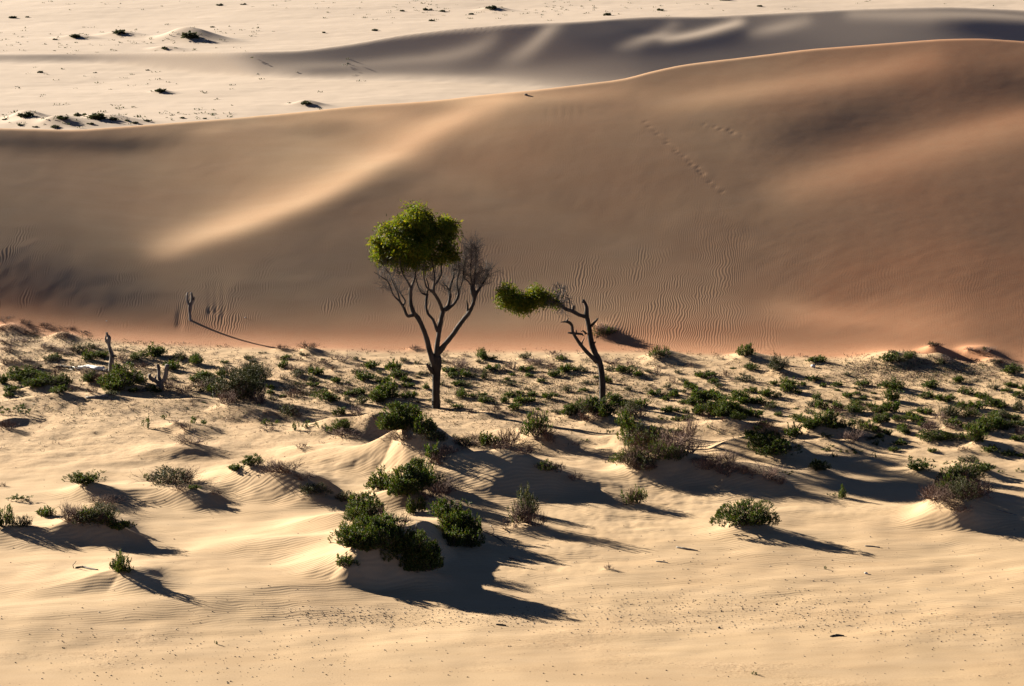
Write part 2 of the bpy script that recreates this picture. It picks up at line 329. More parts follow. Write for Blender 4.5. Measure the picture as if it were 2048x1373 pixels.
def terrain(x, y, fine=True):
    x = np.asarray(x, float); y = np.asarray(y, float)
    shp = x.shape; x = x.ravel(); y = y.ravel()
    h1 = D1.height(x, y); h2 = D2.height(x, y)
    up1 = y - D1.foot(x); up2 = y - D2.foot(x)
    base = 0.12 * fbm(x / 9.0, y / 9.0, 3, 1) + 0.05 * fbm(x / 2.2, y / 2.2, 2, 4)
    near = (1 - sstep(-1.5, 1.5, up1))
    # scrub flat: hummocky
    swale = sstep(74, 80, y) * (1 - sstep(104, 112, y))
    base = base + swale * (0.038 * fbm((x + .4 * y) / 5.5, (y - .25 * x) / 1.9, 3, 71) + 0.004 * fbm(x / 1.3, (y - .2 * x) / .55, 2, 75))
    scrub = sstep(96, 106, y) * near
    base = base + scrub * (0.045 * fbm(x / 1.3, y / 1.3, 3, 8))
    # foreground falls away a little towards the camera
    fore = (1 - sstep(78, 100, y))
    base = base * (1 - 0.65 * (1 - sstep(74, 84, y)))
    far = sstep(175, 190, y)
    base = base * (near + far * 0.3) + far * (0.30 * fbm(x / 30.0, y / 30.0, 2, 21) + 0.05 * fbm(x / 7.0, y / 5.0, 4, 22))
    h = base.copy()
    k1 = np.clip(h1, 0, None); k2 = np.clip(h2, 0, None)
    on1 = sstep(0.0, 0.6, k1); on2 = sstep(0.0, 0.6, k2)
    rough = (0.0035 * fbm(x / 1.4, y / 1.4, 3, 31) + 0.0026 * sstep(7, 12, x) * sstep(1, 3, up1) * (1 - .7 * sstep(9, 14, up1)) * fbm((x + .3 * y) / 2.6, (y - .3 * x) / .7, 2, 38)) * on1
    h = h * (1 - on1) * (1 - on2) + k1 * (y < 215) + k2 * (y > 205) + rough
    for (cx, cy, rr, am) in ((5.5, 98.5, 3.2, .034), (3.0, 93.5, 2.6, .024), (-7.5, 100.5, 2.0, .03), (1.0, 89.0, 2.2, .018), (12.0, 97.0, 2.5, .018)):
        wz = np.exp(-((x - cx) / rr) ** 2 - ((y - cy) / rr) ** 2)
        h = h + am * wz * fbm(x / .42, y / .75, 3, 61)
    h = ridge_add(h, x, y)
    h = mounds_add(h, x, y, MW)
    h = mounds_add(h, x, y, SHRUB_MOUNDS)
    if fine:
        for (dx, dy, rx, ry, dep) in DENTS:
            k = np.nonzero((np.abs(x - dx) < 3 * rx) & (np.abs(y - dy) < 3 * ry))[0]
            if len(k): h[k] -= dep * np.exp(-((x[k] - dx) / rx) ** 2 - ((y[k] - dy) / ry) ** 2)
    return h.reshape(shp)

def hit(px, py, y0=62, y1=420):
    """first point where the line of sight through a photo pixel meets the ground"""
    px = np.atleast_1d(np.asarray(px, float)); py = np.atleast_1d(np.asarray(py, float))
    dx, dy, dz = ray(px, py)
    top = np.where(py > 760, 3.0, 14.0)
    ya = (top - CAM_Z) / dz * dy; yb = (-1.5 - CAM_Z) / dz * dy
    n = 260
    ts = (ya[:, None] + (yb - ya)[:, None] * np.linspace(0, 1, n)[None, :]) / dy[:, None]
    hx, hy, hz = dx[:, None] * ts, dy[:, None] * ts, CAM_Z + dz[:, None] * ts
    b = hz < terrain(hx, hy, False)
    k = np.argmax(b, axis=1); i = np.arange(len(px))
    return hx[i, k], hy[i, k]

_m = np.array([(p[0], p[1]) for p in MOUNDS], float)
_hx, _hy = hit(_m[:, 0], _m[:, 1])
for _p, _x, _y in zip(MOUNDS, _hx, _hy): MW.append((float(_x), float(_y), _p[2], _p[3]))

# refine line-of-sight hits to a few millimetres
def hit_fine(px, py, y0=62, y1=420):
    px = np.atleast_1d(np.asarray(px, float)); py = np.atleast_1d(np.asarray(py, float))
    hx, hy = hit(px, py, y0, y1)
    dx, dy, dz = ray(px, py)
    st = np.where(py > 760, .12, .45)[:, None]
    ts = (hy[:, None] + np.linspace(-1, 0.2, 49)[None, :] * st) / dy[:, None]
    gx, gy, gz = dx[:, None] * ts, dy[:, None] * ts, CAM_Z + dz[:, None] * ts
    k = np.argmax(gz < terrain(gx, gy, False), axis=1); i = np.arange(len(px))
    return gx[i, k], gy[i, k]

# ------------------------------------------------------------------ mesh collecting
class Geo:
    def __init__(s): s.v = []; s.f = []; s.m = []; s.n = 0
    def add(s, verts, faces, mi=0):
        verts = np.asarray(verts, float).reshape(-1, 3)
        s.v.append(verts)
        for f in faces: s.f.append(tuple(int(i) + s.n for i in f)); s.m.append(mi)
        s.n += len(verts)
    def tube(s, pts, rad, sides=6, mi=0, cap=True, wob=0.0):
        pts = [np.asarray(p, float) for p in pts]; n = len(pts)
        rings = []
        prev = None
        for i in range(n):
            d = pts[min(i + 1, n - 1)] - pts[max(i - 1, 0)]; d /= np.linalg.norm(d) + 1e-9
            if prev is None:
                a = np.cross(d, (0.3, 1.0, 0.1)); 
                if np.linalg.norm(a) < 1e-3: a = np.cross(d, (1, 0, 0))
            else: a = prev - d * np.dot(prev, d)
            a /= np.linalg.norm(a) + 1e-9; prev = a; b = np.cross(d, a)
            th = np.arange(sides) * 2 * math.pi / sides
            r = rad[i] * (1 + (rng.uniform(-wob, wob, sides) if wob else 0))
            rings.append(pts[i] + (np.cos(th) * r)[:, None] * a + (np.sin(th) * r)[:, None] * b)
        V = np.concatenate(rings); F = []
        for i in range(n - 1):
            for k in range(sides):
                k2 = (k + 1) % sides
                F.append((i * sides + k, i * sides + k2, (i + 1) * sides + k2, (i + 1) * sides + k))
        if cap:
            F.append(tuple(range(sides))[::-1]); F.append(tuple(range((n - 1) * sides, n * sides)))
        s.add(V, F, mi)
    def leaf(s, p, d, ln, wd, mi=0):
        r = rng.normal(size=3); a = np.cross(d, r); a /= np.linalg.norm(a) + 1e-9
        s.v.append(np.array([p, p + d * ln * .45 + a * wd * .5, p + d * ln, p + d * ln * .45 - a * wd * .5]))
        s.f.append((s.n, s.n + 1, s.n + 2, s.n + 3)); s.m.append(mi); s.n += 4
    def mesh(s, name, mats, smooth=False):
        me = bpy.data.meshes.new(name)
        me.from_pydata(np.concatenate(s.v).tolist(), [], s.f)
        for m in (mats if isinstance(mats, (list, tuple)) else [mats]): me.materials.append(m)
        me.polygons.foreach_set('material_index', np.array(s.m, np.int32))
        if smooth: me.polygons.foreach_set('use_smooth', np.ones(len(s.f), bool))
        me.update(); return me
def unit(v):
    v = np.asarray(v, float); return v / (np.linalg.norm(v) + 1e-9)

def link(name, me, parent=None, loc=None):
    o = bpy.data.objects.new(name, me); C.objects.link(o)
    if parent is not None: o.parent = parent
    if loc is not None: o.location = loc
    return o
def tag(o, label, cat, group=None, kind=None):
    o['label'] = label; o['category'] = cat
    if group: o['group'] = group
    if kind: o['kind'] = kind

# ------------------------------------------------------------------ shrub forms, about one metre wide each
def shoot(g, p, d, ln, nleaf, ll, lw, mi=0):
    nleaf = int(nleaf * 1.35); ll *= .8; lw *= .72
    for j in range(nleaf):
        t = (j + rng.uniform(0, 1)) / nleaf
        rad = unit(np.cross(d, rng.normal(size=3)))
        g.leaf(p + d * ln * t, unit(d * (0.45 + 0.5 * t) + rad * rng.uniform(.5, .95) + (0, 0, .15)), ll * rng.uniform(.7, 1.25), lw, mi)
def lobes(n, spread, hz):
    L = []
    for i in range(n):
        a = rng.uniform(0, 2 * math.pi); r = spread * math.sqrt(rng.uniform(0, 1))
        L.append((r * math.cos(a), r * math.sin(a), rng.uniform(.14, .28), hz * rng.uniform(.38, 1.05)))
    return L
def green_form(width, shoots_n, hz=.58, ll=.085, lw=.036, stems=True, flat=0.8, dens_in=.35):
    """leafy dome of upright shoots; returns (leaves, stems)"""
    g, st = Geo(), Geo()
    w = width
    L = [(0, 0, .30, hz * .85)] + lobes(8, .36, hz)
    shoots_n = int(shoots_n * 1.35)
    for i in range(shoots_n):
        cx, cy, r, h = L[rng.integers(len(L))]
        th = rng.uniform(0, 2 * math.pi); u = rng.uniform(-.15, 1.0)
        q = math.sqrt(max(0, 1 - u * u)); rr = 1.0 if rng.uniform() > dens_in else rng.uniform(.45, 1)
        p = np.array([(cx + r * q * math.cos(th) * rr), (cy + r * q * math.sin(th) * rr) * flat, max(.02, h * (max(u, 0) * rr * .82 + .10))]) * w
        out = unit((p[0] / w, p[1] / w, .25))
        d = unit(out * rng.uniform(.1, .7) + np.array([0, 0, rng.uniform(.5, 1.0)]) + rng.normal(size=3) * .15)
        shoot(g, p - d * .05, d, rng.uniform(.09, .17), 9, ll, lw)
        if stems and i % 6 == 0:
            b = np.array([p[0] * .25, p[1] * .25, -.03]); mid = (b + p) * .5 + rng.normal(size=3) * .04 * w
            st.tube([b, mid, p], [.014, .010, .006], 4)
    return g, st
def twig_tree(g, p, d, ln, rad, lev, bend=.25, up=.12, nmin=2, nmax=4, mi=0, sides=3):
    k = 3; pts = [p]; q = p.copy(); dd = d.copy()
    for i in range(k):
        dd = unit(dd + rng.normal(size=3) * bend + np.array([0, 0, up])); q = q + dd * ln / k; pts.append(q.copy())
    g.tube(pts, [rad * (1 - .18 * i) for i in range(k + 1)], sides if lev < 2 else 4, mi, cap=False)
    if lev <= 0: return
    for j in range(rng.integers(nmin, nmax + 1)):
        t = rng.uniform(.35, 1.0); b = pts[min(k, int(t * k) + (0 if t < 1 else 0))]
        nd = unit(dd + rng.normal(size=3) * .65 + np.array([0, 0, up]))
        twig_tree(g, b, nd, ln * rng.uniform(.5, .8), rad * .62, lev - 1, bend, up, nmin, nmax, mi, sides)
def dry_form(width, stems_n, hz=.5, rad=.009, lev=2, flat=.8):
    g = Geo()
    for i in range(stems_n):
        a = rng.uniform(0, 2 * math.pi); r = width * .22 * math.sqrt(rng.uniform(0, 1))
        p = np.array([r * math.cos(a), r * math.sin(a) * flat, -.02])
        el = rng.uniform(.15, 1.4)
        d = np.array([math.cos(a) * math.cos(el), math.sin(a) * math.cos(el) * flat, math.sin(el)])
        twig_tree(g, p, unit(d), width * rng.uniform(.16, .30) * (0.7 + hz), rad, lev)
    return g
def sprout_form(width, n):
    g, st = Geo(), Geo()
    for i in range(n):
        a = rng.uniform(0, 2 * math.pi); r = width * .5 * math.sqrt(rng.uniform(.05, 1))
        b = np.array([r * math.cos(a) * .8, r * math.sin(a) * .6, -.03]); h = rng.uniform(.10, .34) * max(.6, width)
        t = b + np.array([rng.normal() * .06, rng.normal() * .06, h])
        st.tube([b, (b + t) / 2 + rng.normal(size=3) * .02, t], [.010, .008, .006], 4)
        for k in range(rng.integers(3, 6)):
            d = unit(rng.normal(size=3) * .5 + np.array([0, 0, .9])); shoot(g, t - d * .04 + rng.normal(size=3) * .03, d, .11, 9, .085, .038)
    return g, st

# ------------------------------------------------------------------ the shrubs of the photo: x, y of the foot, width, height (photo pixels), form
SHRUBS = """
14 664 50 12 d|123 678 35 12 d|37 688 40 9 d|72 686 20 6 d|125 715 45 16 d|165 711 45 18 m|174 724 30 18 g|205 720 35 14 g|246 727 40 16 d|277 725 42 18 g|309 718 38 24 g|359 722 32 16 y|389 735 38 22 g|280 742 36 16 d|345 744 30 18 g|14 733 40 16 d|48 728 40 14 d|73 742 22 10 y|50 768 60 24 g|85 770 40 20 g|95 785 80 24 g|130 775 30 22 y|109 762 24 24 d|22 787 24 14 g|5 770 20 20 g|208 772 50 24 d|246 782 65 42 g|278 770 24 18 g|183 770 25 22 y|306 790 34 16 g|341 787 34 26 d|372 790 40 18 d
441 755 20 13 g|459 750 30 16 d|420 754 18 8 y|515 772 60 44 y|478 814 92 72 b|414 783 40 25 m|567 740 22 18 g|590 745 36 14 d|632 753 26 16 g|566 762 22 14 d|595 757 36 14 y|638 736 50 14 d|671 722 22 14 d|703 722 26 8 d|668 745 22 12 d|627 765 20 12 y|671 768 20 12 g|599 773 20 8 y|541 790 18 10 g|545 802 18 8 y|591 800 40 24 d|650 810 56 24 g|716 752 26 12 y|730 765 30 18 g|744 740 30 14 g|720 742 22 16 d|760 750 18 8 y|768 770 34 14 g|783 778 26 10 y|788 745 30 22 g|796 760 32 18 g|716 792 24 10 g|722 812 26 18 y|693 803 14 10 y|775 806 50 36 g|510 744 18 8 d|494 722 14 12 y|525 710 16 6 y|572 721 22 7 g|607 714 20 7 y|449 728 14 6 g|437 736 12 5 y|459 733 12 5 y|617 703 36 16 d|564 705 36 7 d
580 838 46 24 m|537 828 22 10 d|680 833 20 16 g|712 835 45 18 d|527 850 22 12 s|548 852 22 14 s|537 864 30 10 d|592 862 16 18 s|611 857 24 16 s|640 858 24 14 s|662 865 18 14 s|687 866 36 24 g|693 882 54 18 d|815 870 108 60 G|805 893 56 24 d|870 893 42 26 y
964 723 30 22 g|1048 721 26 14 y|1109 716 28 14 d|829 703 30 10 d|890 717 16 12 d|929 714 14 7 d|917 742 50 22 d|896 749 24 13 g|931 757 22 16 g|915 748 22 12 y|946 752 16 6 d|988 745 28 13 g|970 760 18 22 y|1023 743 28 20 d|1025 752 12 6 g|1052 746 26 8 g|1070 734 40 10 d|1105 741 24 16 d|1109 756 22 14 g|1134 748 26 17 g|1167 747 30 13 y|1081 760 26 8 d|1017 774 28 10 y|1045 768 20 8 d|1052 780 8 8 y|915 775 26 12 g|935 778 28 8 y|921 800 32 20 g|945 797 18 9 g|966 796 22 10 g|970 808 22 14 g|985 805 10 5 y|915 820 24 10 g|853 780 14 12 g|884 772 14 10 y|822 798 20 14 g|835 808 16 7 y|859 804 14 7 y|1009 807 12 16 g|1040 792 14 9 g|1043 810 26 18 g|1062 808 20 12 g|1064 794 18 8 g|1095 800 18 13 g|1110 794 16 5 g|1030 823 26 16 g|1075 820 8 6 g|1136 786 20 14 y|1169 785 18 9 g|1171 770 16 8 y|812 765 18 8 g|833 759 12 6 d|847 751 18 9 y|808 727 22 9 y|835 729 12 9 y
1165 838 60 32 g|1192 843 50 26 m|1115 830 24 8 y|1070 880 58 50 m|1095 888 36 30 d|985 828 36 8 d|940 826 20 8 d|978 900 32 26 g|945 898 70 26 d|1022 900 50 44 d|1170 884 18 8 s
1317 722 40 24 m|1491 718 38 26 g|1557 748 42 32 o|1223 731 32 10 d|1260 735 16 16 d|1248 754 44 18 g|1221 745 22 12 y|1276 749 12 7 g|1214 768 14 16 g|1297 748 18 8 y|1313 748 16 12 d|1317 738 22 8 d|1339 738 20 9 d|1380 736 24 10 d|1342 768 18 26 d|1335 781 24 12 y|1375 774 14 11 g|1311 794 22 13 g|1335 794 22 10 y|1350 792 16 12 g|1366 788 14 9 y|1405 760 26 14 g|1424 763 16 10 d|1438 780 20 14 y|1493 770 40 14 y|1499 745 36 11 g|1466 739 12 5 g|1452 757 22 14 d|1487 753 14 7 y|1415 746 10 7 y|1577 775 30 18 g|1571 788 34 20 g|1503 787 20 8 g|1530 797 30 16 g|1557 800 28 14 y|1395 797 26 14 g|1425 798 28 15 g|1473 794 20 12 g|1468 804 26 12 g|1366 811 22 8 g|1405 810 34 10 g|1442 812 26 20 g|1292 815 26 18 s|1247 815 18 6 y|1335 827 18 12 g|1352 825 14 8 g|1372 829 14 12 g|1397 833 26 22 g|1428 836 36 28 g|1456 836 40 30 g|1487 835 24 16 y|1325 843 30 12 s|1352 844 16 10 g|1376 844 24 10 g|1259 838 44 30 m|1284 840 24 20 d|1514 812 26 12 g|1536 814 22 9 g|1557 833 16 9 g|1257 882 36 48 t|1220 868 12 10 s|1350 870 22 12 g|1372 885 40 50 d|1417 858 10 10 s|1530 862 46 18 d|1550 876 22 20 d|1585 876 30 26 g
1637 731 38 14 g|1780 726 30 14 g|1800 731 30 16 y|1819 722 38 14 g|1788 710 22 6 y|1867 698 20 8 y|1880 733 20 14 y|1970 705 12 8 y|1937 705 16 5 d|1990 732 20 6 y|2026 756 50 14 g|1628 766 28 9 g|1646 776 16 9 g|1674 775 18 7 g|1674 783 12 5 g|1725 775 28 13 g|1790 785 52 18 g|1858 781 38 14 g|1916 768 20 14 g|1633 800 16 14 g|1622 816 22 14 y|1642 820 22 18 g|1694 798 20 12 g|1714 791 16 8 g|1727 801 18 6 g|1712 811 20 11 g|1747 788 10 5 g|1674 822 22 18 g|1753 801 18 6 y|1785 806 34 22 g|1782 828 28 24 g|1744 822 20 14 g|1705 832 44 16 g|1854 799 22 14 g|1889 807 32 16 g|1935 794 34 16 g|1961 800 26 13 g|1926 820 22 15 g|1952 824 30 18 g|2015 787 22 7 g|2031 777 16 8 g|2046 781 14 10 g|2040 802 36 16 g|2038 826 30 24 y|1856 831 20 14 g|1821 837 16 14 g|1902 840 44 26 y|1880 844 28 16 d|1948 833 14 6 g|1648 858 54 32 g|1613 852 26 14 g|1694 862 36 18 g|1722 855 32 16 y|1764 850 24 12 g|1797 848 34 10 g|1832 846 30 14 g|1845 856 24 12 g|1908 857 30 12 g|1985 846 36 18 g|1980 872 54 36 g|2024 848 34 14 g|2033 859 26 10 g|1775 873 20 12 g|1806 872 34 20 g|1867 868 40 24 d|1955 890 40 30 g|1876 892 74 24 g|1755 892 24 14 s|1801 894 28 12 g|1705 890 44 26 d|2040 875 34 20 d
1655 903 34 12 s|1668 917 18 12 s|1688 906 14 8 s|1714 908 28 10 s|1749 916 10 12 s|1786 906 24 10 g|1865 906 16 8 g|1978 908 30 12 g|2016 914 26 10 g|2040 917 20 8 g|1828 923 22 10 s|1849 923 9 9 s|1865 925 14 8 s|1898 930 30 8 s|1941 930 40 14 y|1972 947 34 12 g|2000 947 16 8 s|2040 945 24 8 s|1838 945 36 16 g|1634 947 44 22 g|1683 998 18 28 t|1664 993 22 8 s|1920 985 76 36 g|1890 1022 92 40 d|1915 1034 50 14 d|1550 917 84 36 g
1310 914 104 50 m|1265 945 70 36 m|1455 930 44 26 d|1525 967 60 32 d|1395 937 30 14 d|1575 950 24 8 s|1495 1064 112 54 G|1268 1015 50 34 m|1218 926 20 8 d
808 1000 110 66 G|860 950 30 40 d|858 930 36 36 m|885 1000 50 38 d|1093 947 40 22 m|1045 1052 50 66 m|1072 1058 44 36 d|911 882 24 10 y|730 998 14 14 g|690 1010 46 22 y|735 1050 72 50 g|708 1108 70 44 g|772 1118 86 54 g|822 1152 96 64 G|790 1064 60 40 d|898 1050 64 42 g|928 1082 56 50 g|832 1034 44 32 g|873 1102 14 14 d|760 1080 70 40 g
30 833 72 26 s|15 864 36 22 d|294 858 26 26 s|396 851 28 16 s|329 840 10 20 s|376 865 28 20 d|352 850 24 10 d|380 896 56 20 d|505 940 48 24 g|575 957 62 28 d|628 998 62 22 y|172 978 64 18 g|297 962 18 16 s|345 979 90 26 m|386 984 24 10 g|5 974 14 10 d|40 1004 46 14 s|8 1060 42 42 g|45 1060 42 24 y|92 1036 28 20 g|145 1058 62 42 d|190 1060 72 38 m|208 1038 28 18 g|240 1067 36 20 g|210 1020 70 22 d|243 1152 48 38 g
1216 1142 22 12 d|1509 1350 10 8 s|432 1290 8 10 s|1651 1140 8 9 s|1207 674 42 22 m|1283 744 14 6 d|1190 730 18 6 d|1440 720 16 6 d|1470 722 14 5 d|190 700 30 8 d|240 705 26 7 d|95 700 30 9 d|20 708 36 10 d
52 237 32 11 f|160 234 24 9 f|195 241 34 12 f|228 242 18 8 f|125 241 24 8 f|255 244 14 5 f|270 248 12 5 f|294 244 12 4 f|10 241 10 4 f|70 256 12 4 f|110 257 16 6 f|320 186 20 7 f|613 211 24 6 f|375 79 44 12 f|150 78 20 5 f|240 70 24 5 f|110 81 10 4 f|330 101 18 5 f|25 38 14 4 f|55 36 8 3 f|985 20 22 7 f|855 23 18 4 f|885 25 12 4 f|805 24 10 4 f|943 31 12 4 f|865 44 14 4 f|750 63 12 5 f|648 67 7 4 f|440 13 14 4 f|487 11 12 4 f|425 56 8 3 f|1214 33 16 5 f|1320 23 14 5 f|1450 3 24 4 f|1520 15 10 4 f|80 147 12 4 f|295 142 8 3 f|190 147 8 3 f|365 238 10 4 f|410 239 8 3 f|40 252 12 4 f|180 250 14 5 f
1345 930 50 28 d|1420 945 44 26 d|1480 957 44 24 d|1560 977 40 22 d|1290 952 44 26 m|1240 930 30 18 d|900 914 40 22 d|1000 907 44 26 d|1050 914 40 24 d|1120 947 34 20 d|1150 964 30 16 d|880 932 36 30 d|930 902 40 22 m|850 1167 74 52 G|800 1132 70 46 g|745 1087 60 40 g|700 1082 50 36 g|862 1012 44 34 d|905 1077 50 40 g|942 1102 44 36 g|872 985 40 30 m|170 1064 50 30 g|150 1044 40 26 d|215 1062 40 24 m|540 952 50 26 d|612 970 40 18 d|470 944 24 12 g|362 988 44 14 d|430 992 26 10 d
60 745 44 12 d|110 745 40 12 d|170 752 40 10 d|30 755 30 10 d|220 772 44 20 d|150 787 30 14 d|330 767 28 14 d|100 727 36 12 y|20 692 40 10 d|60 670 40 8 d|260 757 30 10 d|420 772 30 14 d|230 790 36 24 g|70 785 44 20 g|118 792 40 18 g|190 790 30 16 d|490 806 60 44 y|455 816 44 34 d|520 818 40 30 d|790 858 50 36 g|845 880 50 36 g|760 812 40 24 g|1140 840 40 22 g|1215 846 44 26 g|1180 850 40 22 d|1440 842 40 24 g|1475 846 34 18 g|1410 842 26 14 d|1620 862 36 18 g|1670 866 36 18 g|1740 862 36 12 d|1810 855 30 12 d|1950 872 40 24 g|2005 868 34 18 g|1900 862 36 16 d|1850 872 30 14 d|1925 905 30 10 d|10 642 40 11 d|50 650 36 11 d|92 656 30 10 d|132 662 30 9 d|170 668 24 7 d|1870 1012 60 40 d|1932 1014 70 44 m|1955 1002 60 48 d|1900 998 60 40 m|1925 970 72 40 g|1290 907 60 44 m|1342 914 60 44 d|1372 922 56 36 d|1325 937 70 40 m|1280 932 60 36 d|770 987 60 40 g|842 977 50 44 g|1187 844 56 34 g|1250 862 40 36 g|1410 950 50 30 d|1450 958 50 30 d|1870 703 40 14 d|1885 729 36 12 d|1965 711 40 12 d|1995 734 36 12 d|1940 706 24 8 d|1200 662 34 18 d|1216 668 36 18 d|605 900 30 10 d|1020 1062 30 26 d|1060 1035 36 40 o|690 1140 40 26 g|735 1120 60 40 g|860 1130 56 44 g|940 1085 44 40 g|905 1100 50 36 g"""
def parse_shrubs():
    o = []
    rr = random.Random(5)
    for k in range(54):
        x = rr.uniform(1225, 2048); y = rr.uniform(815, 886) if x > 1500 else rr.uniform(800, 846)
        w = rr.uniform(18, 42); o.append((round(x), round(y), w, w * rr.uniform(.38, .62), rr.choice('gggydm')))
    for k in range(26):
        x = rr.uniform(0, 820); y = rr.uniform(722, 800); w = rr.uniform(14, 32); o.append((round(x), round(y), w, w * rr.uniform(.35, .6), rr.choice('ggydd')))
    for k in range(120):
        x = rr.uniform(330, 1330) if k < 80 else rr.uniform(1330, 2048); y = rr.uniform(714, 812) if x < 1330 else rr.uniform(748, 835); w = rr.uniform(8, 22); o.append((round(x), round(y), w, w * rr.uniform(.32, .6), rr.choice('ggyydd')))
    for line in SHRUBS.strip().split('\n'):
        for it in line.split('|'):
            a = it.split(); o.append((float(a[0]), float(a[1]), float(a[2]), float(a[3]), a[4]))
    return [(a, b, c * 1.10, d * 1.06, k) if k != 'f' else (a, b, c, d, k) for a, b, c, d, k in o]
SL = parse_shrubs()
_sx = np.array([s[0] for s in SL]); _sy = np.array([s[1] for s in SL]); _sw = np.array([s[2] for s in SL]); _sh = np.array([s[3] for s in SL])
S_X, S_Y = hit_fine(_sx, _sy - 0.08 * _sw)
S_SC = FPX / (S_Y * CP - (terrain(S_X, S_Y, False) - CAM_Z) * SP)      # photo pixels per metre at each shrub
S_W = _sw / S_SC; S_H = np.maximum(_sh - 0.13 * _sw, 0.42 * _sh) / S_SC * 1.03
for i, s in enumerate(SL):
    if s[4] in 'gymdbGo' and _sy[i] > 690 and S_W[i] > 0.3:
        SHRUB_MOUNDS.append((float(S_X[i]), float(S_Y[i]), float(S_W[i]) * .48, float(min(.16, .11 * S_W[i]))))

# ------------------------------------------------------------------ material helpers
def new_mat(name):
    m = bpy.data.materials.new(name); m.use_nodes = True
    nt = m.node_tree; nt.nodes.clear()
    out = nt.nodes.new('ShaderNodeOutputMaterial')
    return m, nt, out
class N:
    def __init__(s, nt): s.nt = nt
    def __call__(s, typ, ins=None, **kw):
        n = s.nt.nodes.new(typ)
        for k, v in kw.items(): setattr(n, k, v)
        for k, v in (ins or {}).items():
            if hasattr(v, 'is_linked') or isinstance(v, bpy.types.NodeSocket): s.nt.links.new(v, n.inputs[k])
            else: n.inputs[k].default_value = v
        return n
    def math(s, op, a, b=None, clamp=False):
        n = s.nt.nodes.new('ShaderNodeMath'); n.operation = op; n.use_clamp = clamp
        for i, v in enumerate((a, b)):
            if v is None: continue
            if isinstance(v, bpy.types.NodeSocket): s.nt.links.new(v, n.inputs[i])
            else: n.inputs[i].default_value = v
        return n.outputs[0]
    def mix(s, f, a, b, blend='MIX'):
        n = s.nt.nodes.new('ShaderNodeMix'); n.data_type = 'RGBA'; n.blend_type = blend
        for i, v in ((0, f), (6, a), (7, b)):
            if isinstance(v, bpy.types.NodeSocket): s.nt.links.new(v, n.inputs[i])
            else: n.inputs[i].default_value = v if i == 0 else (*v, 1.0)
        return n.outputs[2]
    def ramp(s, f, stops):
        n = s.nt.nodes.new('ShaderNodeValToRGB'); s.nt.links.new(f, n.inputs[0])
        el = n.color_ramp.elements
        while len(el) < len(stops): el.new(0.5)
        for e, (p, c) in zip(el, stops):
            e.position = p; e.color = (*c, 1) if len(c) == 3 else c
        return n.outputs[0]

